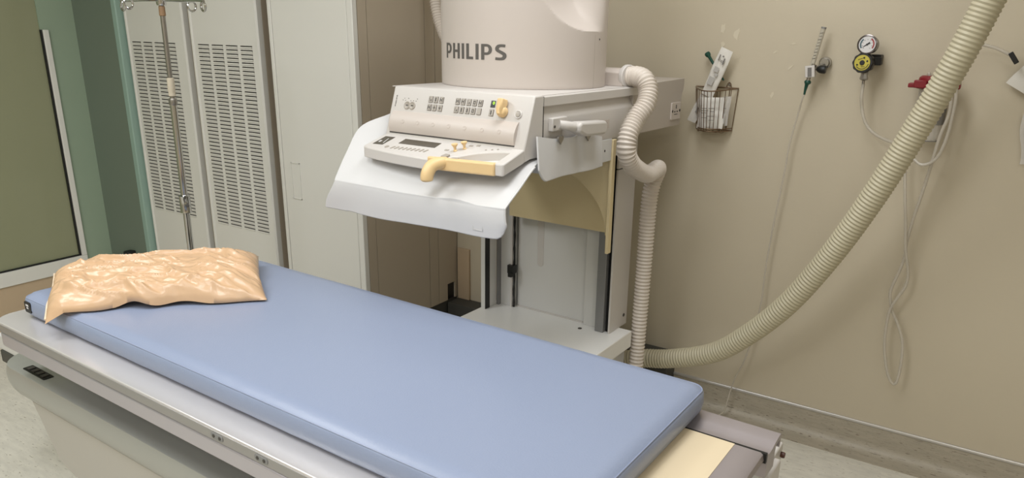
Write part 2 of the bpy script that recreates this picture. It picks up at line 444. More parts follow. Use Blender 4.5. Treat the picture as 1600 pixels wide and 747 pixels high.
# ------------------------------------------------------------------ drip stand
t = thing('drip_stand', 'chrome drip stand with four hooks, standing before the slotted cabinets', 'drip stand', (-2.86, 1.80, 0))
px, py = -2.858, 1.80
tp = (-2.838, 1.80)
def pole_at(z): k = z/1.70; return (lerp(px, tp[0], k), 1.8, z)
part('lower_tube', T([pole_at(.09), pole_at(1.335)], .0135, 20), 'chrome', t)
part('upper_tube', T([pole_at(1.335), pole_at(1.715)], .0095, 18), 'steel', t)
bm = bmesh.new(); sweep(bm, [pole_at(z) for z in (.868, .872, .88, .935, .943, .947)], [.0155, .0235, .0215, .0215, .0235, .0155], 22)
cyl(bm, Vector(pole_at(.91)), Vector(pole_at(.91))+Vector((.045, -.02, 0)), .008, 12); part('clamp_collar', bm, 'chrome', t)
bm = bmesh.new(); sweep(bm, [pole_at(z) for z in (1.315, 1.32, 1.335, 1.342)], [.0145, .0165, .0165, .0145], 20); part('collar', bm, 'steel', t)
bm = bmesh.new(); sweep(bm, [pole_at(z) for z in (1.35, 1.352, 1.368, 1.372, 1.42, 1.422)], [.0105, .0135, .013, .0145, .0135, .0105], 18); part('tape_wrap', bm, 'tape', t, label='cloudy tape wrapped round the upper tube')
bm = bmesh.new(); sweep(bm, [pole_at(z) for z in (1.655, 1.657, 1.69, 1.692)], [.0095, .0125, .0115, .0095], 16); part('adhesive', bm, 'rust', t, label='brown stained tape under the hooks')
bm = bmesh.new(); lathe(bm, [(.0, 0), (.016, 0), (.018, .006), (.018, .03), (.012, .036), (.0, .036)], pole_at(1.694), (0, 0, 1), 20); part('hub', bm, 'chrome', t)
for ang in (3, 93, 183, 273):
    a = math.radians(ang); d = Vector((math.cos(a), math.sin(a), 0)); s = Vector((-d.y, d.x, 0))
    c = Vector(pole_at(1.713)); pts = [c+d*.015, c+d*.12, c+d*.235+Vector((0, 0, -.003))]
    if ang in (93, 273): pts = [c+d*.015, c+d*.08, c+d*.14]
    e = pts[-1]
    for k in range(1, 17):
        q = 2*PI*k/16; pts.append(e+d*.016*math.sin(q)+Vector((0, 0, -.018*(1-math.cos(q))))+s*.012*k/16)
    bm = bmesh.new(); sweep(bm, pts, .0042, 10); part('hook', bm, 'chrome', t)
bm = bmesh.new(); lathe(bm, [(0, .055), (.03, .055), (.034, .07), (.03, .1), (.018, .11), (0, .11)], (px, py, 0), (0, 0, 1)); bh = part('base_hub', bm, 'chrome', t)
for k in range(5):
    a = 2*PI*k/5+.3; d = Vector((math.cos(a), math.sin(a), 0)); c = Vector((px, py, .08))
    part('leg', T(catmull([c+d*.02, c+d*.15+Vector((0, 0, -.006)), c+d*.26+Vector((0, 0, -.022))], 4), .011, 10), 'chrome', t)
    bm = bmesh.new(); s = Vector((-d.y, d.x, 0)); cyl(bm, Vector((px, py, .026))+d*.26-s*.01, Vector((px, py, .026))+d*.26+s*.01, .026, 18); part('castor', bm, 'black', t)

# ------------------------------------------------------------------ x-ray table
t = thing('xray_table', 'silver-railed examination table carrying the blue mattress', 'examination table', (-1.4, 1.19, 0), uv=True)
def plan(u0, v0, u1, v1, r):
    out = [(u1, v0), (u1, v1)]
    for cx, cy, a0 in ((u0+r, v1-r, 90), (u0+r, v0+r, 180)):
        for k in range(9):
            a = math.radians(a0+90*k/8); out.append((cx+r*math.cos(a), cy+r*math.sin(a)))
    return out
bm = bmesh.new(); prism(bm, plan(-2.505, .825, -.42, 1.446, .06), 2, .7375, .768); part('tabletop', bm, 'metal_top', t, bev=.003, seg=3)
bm = bmesh.new(); prism(bm, plan(-2.5065, .8235, -.42, 1.446, .06), 2, .7378, .7625); part('edge_band', bm, 'edge', t, bev=.001)
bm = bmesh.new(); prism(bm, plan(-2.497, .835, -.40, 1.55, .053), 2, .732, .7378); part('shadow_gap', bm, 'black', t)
bm = bmesh.new(); prism(bm, plan(-2.503, .826, -.40, 1.55, .058), 2, .689, .7325); part('lower_rail', bm, 'metal_low', t, bev=.004)
# rear rail: a curved extrusion whose hooked end shows at the foot end
pr = [(1.452, .766), (1.458, .7625), (1.470, .7605), (1.485, .7615), (1.505, .7665), (1.535, .7705), (1.548, .7705), (1.553, .766), (1.553, .742), (1.547, .736), (1.541, .742), (1.541, .758), (1.515, .756), (1.512, .738), (1.512, .705), (1.452, .705)]
bm = bmesh.new(); prism(bm, [p for p in pr], 0, -2.46, -.338); part('rear_rail', bm, 'end_strip', t)
part('rail_gap', B((-2.4, 1.4445, .745), (-.339, 1.4530, .7682)), 'black', t)
bm = bmesh.new(); box(bm, (-.72, .86, .768), (-.409, 1.4435, .7705)); part('insert_panel', bm, 'cream', t, label='cream panel at the foot end')
# foot-end plate with a hooked channel edge
bm = bmesh.new()
prism(bm, [(-.43, .764), (-.408, .7695), (-.352, .7695), (-.346, .766), (-.343, .752), (-.349, .746), (-.352, .755), (-.36, .757), (-.362, .72), (-.37, .70), (-.43, .70)], 1, .828, 1.4435)
part('end_rail', bm, 'end_strip', t)
for v in (1.03, 1.20, 1.36): part('end_lug', B((-.365, v-.02, .69), (-.35, v+.02, .752)), 'pgrey', t, bev=.003)
part('end_plate', B((-.40, 1.455, .64), (-.352, 1.53, .705)), 'pgrey', t, bev=.003)
for uc in (-1.374, -1.22):
    bm = bmesh.new(); prism(bm, rrect(uc-.022, .743, uc+.022, .758, .007), 1, .8220, .8238)
    p = part('screw_plate', bm, 'mgrey', t, bev=.0006)
    for du in (-.011, .011):
        bm = bmesh.new(); lathe(bm, [(0, 0), (.0042, 0), (.0042, .0012), (.0028, .0016), (0, .0010)], (uc+du, .8221, .7505), (0, -1, 0), 12); part('screw', bm, 'glyph', p)
# rounded body under the top, pedestal skirt, foot
pl = plan(-2.68, .866, -.55, 1.50, .11)
bm = bmesh.new()
lev = [(.570, .008), (.567, .002), (.558, .0), (.54, -.003), (.515, -.002), (.49, .004), (.474, .012), (.464, .026)]
def off(p, d):
    cx, cy = -1.5, 1.17
    u = p[0]+(d if p[0] < -2.3 else 0)*(1 if p[0] < cx else -1) if p[0] < -2.3 else p[0]-(d if p[0] > -1 else 0)
    v = p[1]+(d if p[1] < cy else -d)
    return (u, v)
rg = [[bm.verts.new((*off(p, d), z)) for p in pl] for z, d in lev]
for a, b in zip(rg, rg[1:]):
    for i in range(len(pl)): face(bm, [a[i], a[(i+1) % len(pl)], b[(i+1) % len(pl)], b[i]])
face(bm, rg[0]); face(bm, rg[-1][::-1])
part('body', bm, 'hull', t, ang=50)
bm = bmesh.new(); prism(bm, rrect(-2.523, .886, -2.383, .917, .004), 2, .569, .5725); part('control_strip', bm, 'black', t, bev=.001)
bm = bmesh.new()
for k in range(4): box(bm, (-2.508+.03*k, .892, .572), (-2.490+.03*k, .912, .575))
part('control_key', bm, 'glyph', t)
bm = bmesh.new(); prism(bm, [(-2.50, .467), (-.60, .467), (-.60, .262), (-2.29, .262), (-2.375, .285)], 1, .884, 1.40); part('skirt', bm, 'ped', t, bev=.004)
part('column', B((-1.75, .98, .06), (-.95, 1.36, .31)), 'ped', t, bev=.01)
part('foot', B((-1.95, .92, .0), (-.75, 1.42, .06)), 'dgrey', t, bev=.01)
for u, v in ((-2.2, 1.15), (-1.5, 1.15), (-.75, 1.15), (-.75, .95), (-1.15, .95)):
    bm = bmesh.new(); cyl(bm, (u, v, .56), (u, v, .69), .03, 16); part('support_post', bm, 'black', t)
part('cross_beam', B((-3.02, 1.0, .472), (-2.81, 1.08, .53)), 'pgrey', t, bev=.004)
part('cross_beam_pad', B((-3.0, .995, .425), (-2.80, 1.085, .472)), 'dgrey', t, bev=.004)
part('cross_arm', B((-2.82, 1.05, .44), (-2.55, 1.08, .468)), 'pgrey', t, bev=.004)
bm = bmesh.new(); box(bm, (-.40, 1.52, .60), (-.345, 1.62, .665)); box(bm, (-.385, 1.60, .625), (-.36, 1.69, .672)); p = part('side_bracket', bm, 'white', t, bev=.004)
for k in range(3):
    bm = bmesh.new(); lathe(bm, [(0, 0), (.0035, 0), (.0035, .002), (0, .002)], (-.388, 1.535+.03*k, .665), (0, 0, 1), 10); part('screw', bm, 'black', p)
bm = bmesh.new(); lathe(bm, [(0, 0), (.007, 0), (.008, .005), (.007, .010), (0, .011)], (-.36, 1.675, .645), (1, 0, 0), 14); part('knob', bm, 'brown', p, label='dark brown knob')

# mattress
t = thing('mattress', 'long blue vinyl mattress lying on the examination table', 'mattress', (-1.48, 1.23, .768), uv=True)
mx0, mx1, mv0, mv1, mz0, mz1 = -2.443, -.522, .897, 1.553, .7725, .842
bm = bmesh.new(); NU, NV = 96, 34
def mtop(i, j, s):
    fu, fv = i/NU, j/NV
    u = lerp(mx0, mx1, fu); v = lerp(mv0, mv1, fv)
    e = min(u-mx0, mx1-u, v-mv0, mv1-v)
    z = mz1-.012*max(0, 1-e/.022)**2 + .0016*noise.noise((u*3, v*5, 1)) - .0015*sstep(0, .12, e)*0
    if e < .05: z += .0012*noise.noise((u*30, v*30, 3))*(1-e/.05)
    return Vector((u, v, z))
G = [[bm.verts.new(mtop(i, j, 0)) for i in range(NU+1)] for j in range(NV+1)]
for j in range(NV):
    for i in range(NU): face(bm, [G[j][i], G[j][i+1], G[j+1][i+1], G[j+1][i]])
loop = [G[0][i] for i in range(NU+1)]+[G[j][NU] for j in range(1, NV+1)]+[G[NV][i] for i in range(NU-1, -1, -1)]+[G[j][0] for j in range(NV-1, 0, -1)]
prev = loop
for z, dd in ((.826, .004), (.80, .006), (.782, .003), (mz0, -.006)):
    ring = []
    for v in loop:
        c = v.co; cu = dd*(-1 if c.x <= mx0+1e-5 else 1 if c.x >= mx1-1e-5 else 0); cv = dd*(-1 if c.y <= mv0+1e-5 else 1 if c.y >= mv1-1e-5 else 0)
        ring.append(bm.verts.new((c.x+cu, c.y+cv+.0012*noise.noise((c.x*14, c.y*14, z*40)), z)))
    for k in range(len(loop)): face(bm, [prev[k], ring[k], ring[(k+1) % len(loop)], prev[(k+1) % len(loop)]])
    prev = ring
face(bm, prev[::-1])
def round_corner(x, y, R=.034):
    cx = min(max(x, mx0+R), mx1-R); cy = min(max(y, mv0+R), mv1-R); dx, dy = x-cx, y-cy
    if dx and dy:
        f = max(abs(dx), abs(dy))/math.hypot(dx, dy); return cx+dx*f, cy+dy*f
    return x, y
for v in bm.verts: v.co.x, v.co.y = round_corner(v.co.x, v.co.y)
part('cover', bm, 'vinyl', t, ang=60)
rim = [(mx0, mv0), (mx1, mv0), (mx1, mv1), (mx0, mv1)]
pts = [Vector((p[0], p[1], 0)) for p in rrect(mx0, mv0, mx1, mv1, .034, 8)]
bm = bmesh.new(); ring = []
for k in range(len(pts)):
    a, b = pts[k], pts[(k+1) % len(pts)]; n = max(1, int((b-a).length/.05))
    ring += [a+(b-a)*q/n for q in range(n)]
sweep(bm, [p+Vector((0, 0, .8306)) for p in ring], .0016, 8, closed=True); part('piping', bm, 'vinyl_d', t)
bm = bmesh.new(); prism(bm, rrect(-2.42, .789, -2.382, .823, .006), 1, .8895, .8925)
p = part('label_tag', bm, 'black', t, label='black rectangular tag')
bm = bmesh.new(); box(bm, (-2.41, .8888, .809), (-2.394, .8896, .815)); box(bm, (-2.4075, .8888, .801), (-2.3965, .8896, .806)); part('print', bm, 'dial', p)

# pillow
t = thing('pillow', 'creased peach vinyl pillow lying across the head of the mattress', 'pillow', (-2.15, 1.17, .842), uv=True)
A_, B_, C_, D_ = Vector((-2.19, .845, .0)), Vector((-1.79, 1.285, .0)), Vector((-2.10, 1.49, .032)), Vector((-2.475, 1.01, .018))
def ridge(n, k): return max(0, 1-abs(n)*k)
def pill(s, tt, top):
    p = (A_*(1-s)+B_*s)*(1-tt)+(D_*(1-s)+C_*s)*tt
    zc = p.z; p.z = 0
    es, et = 1-abs(2*s-1), 1-abs(2*tt-1)
    cen = (A_+B_+C_+D_)/4; cen.z = 0
    pull = .035*(1-min(1, et/.5))*(es)**.8+.03*(1-min(1, es/.5))*(et)**.8
    # the front seam waves in and out
    fe = 1-sstep(0, .25, tt)
    p += Vector((.30, -.22, 0)).normalized()*fe*(.012*math.sin(s*17+.6)*es-.018*math.exp(-((s-.36)/.06)**2)+.010*math.exp(-((s-.22)/.07)**2))
    p = lerp(p, cen, pull)
    prof = (1-(abs(2*s-1))**4.5)**.5*(1-(abs(2*tt-1))**4.0)**.5
    th = .064*prof
    wr = 0.
    if top:
        # warped domain: long creases running from the front-left seam towards the far corner
        q = Vector((s*1.5, tt, .0)); q += .10*Vector((noise.noise(q*3+Vector((5, 0, 0))), noise.noise(q*3+Vector((0, 7, 0))), 0))
        a = q.x*.92-q.y*.38; c = q.x*.38+q.y*.92
        n1 = noise.noise((a*1.7, c*6.5, .3)); n2 = noise.noise((a*3.4, c*11, 4.7)); n3 = noise.noise((q.x*9-q.y*3, q.y*7+q.x*3, 7)); n4 = noise.noise((a*7, c*24, 9.2))
        wr = .0125*ridge(n1, 4.6)+.0085*ridge(n2, 4.8)+.0022*ridge(n4, 3.5)+.003*n3-.004
        # gathered folds above the front seam
        g = math.exp(-((tt-.17)/.13)**2)
        wr += g*(.013*noise.noise((s*9, tt*3+2, 3.1))+.007*ridge(noise.noise((s*14+tt*8, tt*7, 8.3)), 3))
        wr *= min(1, prof*1.25)
    z = .8465+zc*(1 if top else .75)+(th if top else 0)+wr
    # the front seam lifts off the mattress in places
    z += fe*(.020*math.exp(-((s-.40)/.07)**2)+.010*math.exp(-((s-.62)/.10)**2))*(1 if top else .9)
    if top: z = max(z, .849)
    ov = max(0, .885-p.y)
    sag = min(.034, ov*.8)
    return Vector((p.x, p.y, z-sag))
bm = bmesh.new(); NS, NT = 170, 120
ft = [[bm.verts.new(pill(i/NS, j/NT, True)) for i in range(NS+1)] for j in range(NT+1)]
fb = [[(ft[j][i] if i in (0, NS) or j in (0, NT) else bm.verts.new(pill(i/NS, j/NT, False))) for i in range(NS+1)] for j in range(NT+1)]
for j in range(NT):
    for i in range(NS):
        face(bm, [ft[j][i], ft[j][i+1], ft[j+1][i+1], ft[j+1][i]]); face(bm, [fb[j][i], fb[j+1][i], fb[j+1][i+1], fb[j][i+1]])
part('cover', bm, 'pillow', t, ang=80)
bm = bmesh.new(); sweep(bm, [pill(0, k/24, True)+Vector((-.002, 0, .001)) for k in range(1, 25)], .003, 8); part('seam', bm, 'pillow_seam', t, label='pale stitched seam at the head end')

# ------------------------------------------------------------------ x-ray stand
st = thing('xray_stand', 'white x-ray stand with lettered drum, sloping control console and column', 'x-ray machine', (-1.5, 2.25, 0), uv=True)
# base and column
part('base_plate', B((-1.81, 1.95, .43), (-1.166, 2.50, .5)), 'lit_white', st, bev=.004)
part('base_box', B((-1.76, 2.02, 0), (-1.22, 2.56, .43)), 'pgrey', st, bev=.006)
bm = bmesh.new(); lathe(bm, [(0, 0), (.008, 0), (.008, .002), (.004, .0025), (0, .0012)], (-1.345, 2.395, .5), (0, 0, 1), 14); part('bolt', bm, 'glyph', st)
ZT = 1.28
part('left_rail', B((-1.80, 2.34, .5), (-1.779, 2.42, ZT)), 'pgrey', st, bev=.001)
part('rail_lining', B((-1.7795, 2.341, .5), (-1.7775, 2.372, ZT)), 'black', st)
part('left_channel', B((-1.775, 2.436, .5), (-1.703, 2.57, ZT)), 'pgrey', st, bev=.002)
part('channel_slot', B((-1.778, 2.42, .5), (-1.765, 2.45, ZT)), 'mgrey', st)
bm = bmesh.new(); box(bm, (-1.713, 2.43, .5), (-1.704, 2.44, ZT)); part('guide_edge', bm, 'white', st)
bm = bmesh.new(); sweep(bm, [(-1.698+.0008*math.sin(k*1.3), 2.438, .5+k*.02) for k in range(40)], [.0042+.0009*math.sin(k*2.1) for k in range(40)], 8); cb = part('guide_cable', bm, 'black', st)
bm = bmesh.new(); box(bm, (-1.718, 2.415, .655), (-1.688, 2.442, .69)); box(bm, (-1.712, 2.41, .64), (-1.695, 2.43, .66)); part('cable_stop', bm, 'black', cb)
part('centre_panel', B((-1.692, 2.457, .5), (-1.357, 2.56, ZT)), 'pgrey', st)
part('panel_lip', B((-1.69, 2.452, .5), (-1.365, 2.459, .506)), 'white', st)
bm = bmesh.new(); prism(bm, rrect(-1.595, .70, -1.565, ZT-.02, .014), 1, 2.4555, 2.4575); part('slot_cover', bm, 'white', st, bev=.0008)
part('right_post', B((-1.357, 2.440, .5), (-1.286, 2.57, ZT)), 'pgrey', st, bev=.002)
part('right_rail', B((-1.286, 2.408, .5), (-1.249, 2.57, ZT)), 'mgrey', st, bev=.002)
part('rail_gap', B((-1.25, 2.43, .5), (-1.228, 2.57, ZT)), 'black', st)
part('side_plate', B((-1.231, 2.414, .5), (-1.2225, 2.56, 1.148)), 'white', st, bev=.0015)
part('side_plate', B((-1.231, 2.414, 1.152), (-1.2215, 2.56, ZT)), 'white', st, bev=.0015)
for v, z in ((2.53, .545), (2.50, 1.235)):
    bm = bmesh.new(); lathe(bm, [(0, 0), (.007, 0), (.007, .002), (0, .0015)], (-1.2222, v, z), (1, 0, 0), 14); part('side_screw', bm, 'glyph', st)
# carriage: beige cover with an arched recess
av0, av1, az0, az1 = 2.292, 2.40, .93, 1.262
bm = bmesh.new(); prism(bm, [(-1.70, az0-.02), (-1.236, az0-.02), (-1.236, az1), (-1.70, az1)], 1, av1, av1+.006); part('arch_back', bm, 'beige', st)
bm = bmesh.new()
arc = []
cx, rx, rz = -1.51, .308, .236
for k in range(19):
    a = k/18*PI/2; arc.append((cx+rx*math.cos(a), az0+rz*math.sin(a)))
prism(bm, arc+[(-1.74, az0+rz), (-1.74, az1), (-1.188, az1), (-1.188, az0)], 1, av0, av0+.014); part('arch_cover', bm, 'beige', st, bev=.002)
part('cover_edge', B((-1.19, 2.276, .868), (-1.178, 2.300, 1.277)), 'beige', st, bev=.0015)
bm = bmesh.new(); prism(bm, [(1.86, 1.281), (2.275, 1.281), (2.275, 1.206), (2.22, 1.206), (1.98, 1.204), (1.86, 1.24)], 0, -1.193, -1.183); part('side_lip', bm, 'pgrey', st, bev=.001)
bm = bmesh.new(); lathe(bm, [(0, 0), (.004, 0), (.004, .001), (0, .001)], (-1.183, 2.225, 1.2445), (1, 0, 0), 10); part('lip_screw', bm, 'glyph', st)
part('carriage', B((-1.72, 1.86, 1.215), (-1.195, 2.40, 1.282)), 'pgrey', st)
# beam
pr = [(-1.75, 1.282), (-1.186, 1.282), (-1.182, 1.305), (-1.182, 1.376), (-1.183, 1.3827), (-1.196, 1.408), (-1.196, 1.416), (-1.18, 1.4185), (-1.18, 1.4435), (-1.184, 1.447), (-1.75, 1.447)]
bm = bmesh.new(); prism(bm, pr, 1, 1.829, 2.50)
A = [v for v in bm.verts]
part('beam', bm, 'white', st)
bm = bmesh.new(); prism(bm, [(2.415, 1.279), (2.845, 1.279), (2.85, 1.29), (2.85, 1.40), (2.857, 1.41), (2.865, 1.43), (2.865, 1.460), (2.41, 1.452)], 0, -1.76, -1.1805); part('beam_rear_cover', bm, 'rear', st, bev=.002)
part('beam_top_cover', B((-1.745, 1.80, 1.4465), (-1.19, 2.44, 1.4485)), 'white', st)
part('side_label', B((-1.1815, 2.192, 1.320), (-1.1805, 2.243, 1.349)), 'white2', st)
lb = [o for o in st.children if o.name.startswith('side_label')][0]
bm = bmesh.new()
for k in range(4): box(bm, (-1.1806, 2.203, 1.329+k*.004), (-1.1801, 2.203+(.024, .02, .026, .018)[k], 1.331+k*.004))
part('print', bm, 'print', lb)
# three-pin socket plate near the rear of the beam
bm = bmesh.new(); prism(bm, rrect(2.748, 1.305, 2.834, 1.371, .004), 0, -1.181, -1.1755); sk = part('socket_plate', bm, 'white2', st, bev=.001)
bm = bmesh.new()
box(bm, (-1.1757, 2.787, 1.347), (-1.1750, 2.794, 1.362)); box(bm, (-1.1757, 2.774, 1.333), (-1.1750, 2.784, 1.338)); box(bm, (-1.1757, 2.797, 1.333), (-1.1750, 2.807, 1.338))
box(bm, (-1.1757, 2.775, 1.324), (-1.1750, 2.806, 1.3265))
for v in (2.757, 2.826): lathe(bm, [(0, 0), (.0055, 0), (.0055, .001), (0, .001)], (-1.1757, v, 1.338), (1, 0, 0), 10)
part('pin_hole', bm, 'black', sk)
# drum with lettering: cylinder with a scooped corner at upper right
TX, TV, TR = -1.512, 2.213, .2855
def drum_r(a, z):
    # ellipsoidal scoop cut into the wall, right-hand upper side
    r = TR
    da = (a-math.radians(-10))
    x = da*TR; zc, aa, bb_ = 1.7745, .178, .1455
    xe = x/aa if x < 0 else x*.12/aa
    g = 1-xe*xe-(((z-zc)/bb_)**2 if z < zc else 0)
    if g > 0 and da < .45: r -= .088*g**.9*(1-sstep(.02, .40, da))
    return r
bm = bmesh.new(); NA = 288; zs = [1.4485, 1.4495, 1.452]+[1.46+.004*k for k in range(135)]
rings = []
for k, z in enumerate(zs):
    inset = .003 if k == 0 else .001 if k == 1 else 0
    rings.append([bm.verts.new((TX+(drum_r(a, z)-inset)*math.cos(a), TV+(drum_r(a, z)-inset)*math.sin(a), z)) for a in [2*PI*i/NA-PI for i in range(NA)]])
for a, b in zip(rings, rings[1:]):
    for i in range(NA): face(bm, [a[i], a[(i+1) % NA], b[(i+1) % NA], b[i]])
face(bm, rings[0][::-1]); face(bm, rings[-1])
dr = part('drum', bm, 'white2', st, ang=28)
bm = bmesh.new(); a = math.radians(-2); q = (TX+TR*math.cos(a), TV+TR*math.sin(a))
for (aa, z0, z1) in ((-2, 1.45, 1.618),):
    a = math.radians(aa); box(bm, (TX+(TR-.002)*math.cos(a), TV+(TR+.0003)*math.sin(a)-.0006, z0), (TX+(TR+.0002)*math.cos(a), TV+(TR)*math.sin(a)+.0006, z1))
part('seam', bm, 'key', dr)
bm = bmesh.new(); a = math.radians(4); lathe(bm, [(0, 0), (.003, 0), (.003, .0012), (0, .001)], (TX+TR*math.cos(a), TV+TR*math.sin(a), 1.604), (math.cos(a), math.sin(a), 0), 10); part('screw', bm, 'glyph', dr)
# raised lettering built from strokes and wrapped round the drum
def strokes(ch):
    # outlines in a cell of height 1; returns list of quads strips: (outer pts, inner pts)
    W = .215
    def bar(x0, y0, x1, y1): return ([(x0, y0), (x0, y1)], [(x1, y0), (x1, y1)])
    def arc(cx, cy, ro, ri, a0, a1, sx=1., sy=1., n=14):
        o, i_ = [], []
        for k in range(n+1):
            a = math.radians(lerp(a0, a1, k/n)); o.append((cx+ro*sx*math.cos(a), cy+ro*sy*math.sin(a))); i_.append((cx+ri*sx*math.cos(a), cy+ri*sy*math.sin(a)))
        return (o, i_)
    if ch == 'P': return [bar(0, 0, W, 1), ([(W, 1), (.36, 1)], [(W, .84), (.36, .84)]), ([(W, .47), (.36, .47)], [(W, .31), (.36, .31)]), ([(.36+.345*math.sin(PI*k/14), .655+.345*math.cos(PI*k/14)) for k in range(15)], [(.36+.13*math.sin(PI*k/14), .655+.185*math.cos(PI*k/14)) for k in range(15)])], .70
    if ch == 'H': return [bar(0, 0, W, 1), bar(.47, 0, .47+W, 1), ([(W, .58), (.47, .58)], [(W, .42), (.47, .42)])], .685
    if ch == 'I': return [bar(0, 0, W, 1)], W
    if ch == 'L': return [bar(0, 0, W, 1), ([(W, .17), (.53, .17)], [(W, 0), (.53, 0)])], .53
    if ch == 'S':
        cl = [(.62, .90), (.50, .915), (.36, .915), (.22, .88), (.135, .76), (.16, .63), (.30, .54), (.44, .46), (.56, .37), (.575, .23), (.48, .115), (.34, .085), (.18, .085), (.03, .105)]
        cl = [tuple(p[:2]) for p in catmull([(x, y, 0) for x, y in cl], 4)]
        o, i_ = [], []
        for k, p in enumerate(cl):
            a = cl[max(0, k-1)]; b = cl[min(len(cl)-1, k+1)]; dx, dy = b[0]-a[0], b[1]-a[1]; l = math.hypot(dx, dy)
            f = .085+.03*abs(dy/l); o.append((p[0]-dy/l*f, p[1]+dx/l*f)); i_.append((p[0]+dy/l*f, p[1]-dx/l*f))
        return [(o, i_)], .70
def lettering(word, gap):
    out = []; x = 0
    for ch in word:
        s, wd = strokes(ch)
        for o, i_ in s: out.append(([(x+p[0], p[1]) for p in o], [(x+p[0], p[1]) for p in i_]))
        x += wd+gap
    return out, x-gap
def ribbon_bm(word, gap, place, sub=1):
    bm = bmesh.new(); S, W = lettering(word, gap)
    for o, i_ in S:
        if len(o) == 2 and abs(o[0][0]-i_[0][0]) > .1 and False: pass
        vo = [bm.verts.new(place(p[0]/W, p[1])) for p in o]; vi = [bm.verts.new(place(p[0]/W, p[1])) for p in i_]
        for k in range(len(o)-1): face(bm, [vo[k], vo[k+1], vi[k+1], vi[k]])
    return bm
A0, A1 = math.radians(-119.2), math.radians(-66.6)
def on_drum(x, y, h=.0007):
    a = lerp(A0, A1, x); z = 1.5365+.0478*y
    return Vector((TX+(TR+h)*math.cos(a), TV+(TR+h)*math.sin(a), z))
part('lettering', ribbon_bm('PHILIPS', .17, on_drum), 'logo', dr, label='grey capital lettering', sm=False)
# elbow box for the hose on top of the beam
bm = bmesh.new(); prism(bm, [(2.37, 1.448), (2.37, 1.495), (2.385, 1.507), (2.47, 1.507), (2.485, 1.495), (2.485, 1.448)], 0, -1.325, -1.205); eb = part('elbow_box', bm, 'white2', st, bev=.003)
bm = bmesh.new(); sweep(bm, [(-1.21, 2.405, 1.482), (-1.193, 2.40, 1.482)], .04, 24); part('outlet_ring', bm, 'white', eb, bev=.003)
# side handle
part('handle_plate', B((-1.183, 1.862, 1.344), (-1.166, 1.945, 1.383)), 'white', st, bev=.003)
hp = [o for o in st.children if o.name.startswith('handle_plate')][0]
bm = bmesh.new(); lathe(bm, [(0, 0), (.004, 0), (.004, .002), (0, .002)], (-1.166, 1.872, 1.358), (1, 0, 0), 10); part('screw', bm, 'glyph', hp)
bm = bmesh.new()
pts = catmull([(-1.168, 1.90, 1.362), (-1.152, 1.92, 1.358), (-1.142, 1.95, 1.352), (-1.138, 1.985, 1.346)], 5)
sweep(bm, pts, [lerp(.013, .016, k/(len(pts)-1)) for k in range(len(pts))], 14)
part('side_handle', bm, 'white', st)
bm = bmesh.new(); prism(bm, [(1.945, 1.338), (1.985, 1.322), (2.105, 1.318), (2.117, 1.328), (2.117, 1.352), (2.105, 1.360), (1.99, 1.366), (1.955, 1.368), (1.94, 1.36)], 0, -1.160, -1.118); part('grip', bm, 'white', st, bev=.008, seg=3)
part('joint_line', B((-1.1815, 1.8315, 1.284), (-1.1797, 1.8335, 1.446)), 'glyph', st)
# console
cs_bm = bmesh.new()
prism(cs_bm, [(1.7354, 1.3027), (1.7857, 1.447), (1.7895, 1.4495), (1.832, 1.4495), (1.832, 1.272), (1.768, 1.272), (1.735, 1.2655)], 0, -1.721, -1.18)
cs = part('console', cs_bm, 'white', st, bev=.004)
pn0 = Vector((0, 1.7354, 1.3027)); pa = Vector((0, .0503, .1443)).normalized(); pnn = Vector((0, -.1443, .0503)).normalized()
def PP(s, t_, h=0.): return Vector((s, 0, 0))+pn0+pa*t_+pnn*h
EX = Vector((1, 0, 0))
def pbox(bm, s0, s1, t0, t1, h0, h1, mi=0):
    obox(bm, PP((s0+s1)/2, (t0+t1)/2, (h0+h1)/2), EX*(s1-s0)/2, pa*(t1-t0)/2, pnn*(h1-h0)/2, mi)
# hinged bulging flap with dimples, their inner shade painted as grey discs
bm = bmesh.new(); prof = [(.0775, .0), (.0765, .003), (.066, .0085), (.052, .0125), (.038, .0135), (.026, .0115), (.016, .0075), (.0095, .003), (.0095, 0)]
A = [[bm.verts.new(PP(s, a, b)) for a, b in prof] for s in (-1.704, -1.216)]
for k in range(len(prof)-1): face(bm, [A[0][k], A[1][k], A[1][k+1], A[0][k+1]])
face(bm, A[0]); face(bm, A[1][::-1]); face(bm, [A[0][0], A[0][-1], A[1][-1], A[1][0]])
part('flap', bm, 'white2', cs, ang=40)
for s in (-1.645, -1.583, -1.52, -1.458, -1.396, -1.331, -1.269):
    bm = bmesh.new(); lathe(bm, [(.0062, 0), (.0064, .0010), (.0052, .0017), (.0046, .0012)], PP(s, .0425, .0128), pnn, 20); lathe(bm, [(.0048, .0009), (.003, .0011), (0, .0011)], PP(s, .0425, .0128), pnn, 20, 1); part('dimple', bm, ['white2', 'key'], cs)
part('flap_gap', (lambda b: (pbox(b, -1.704, -1.216, .0055, .0096, -.001, .0010), b)[1])(bmesh.new()), 'glyph', cs)
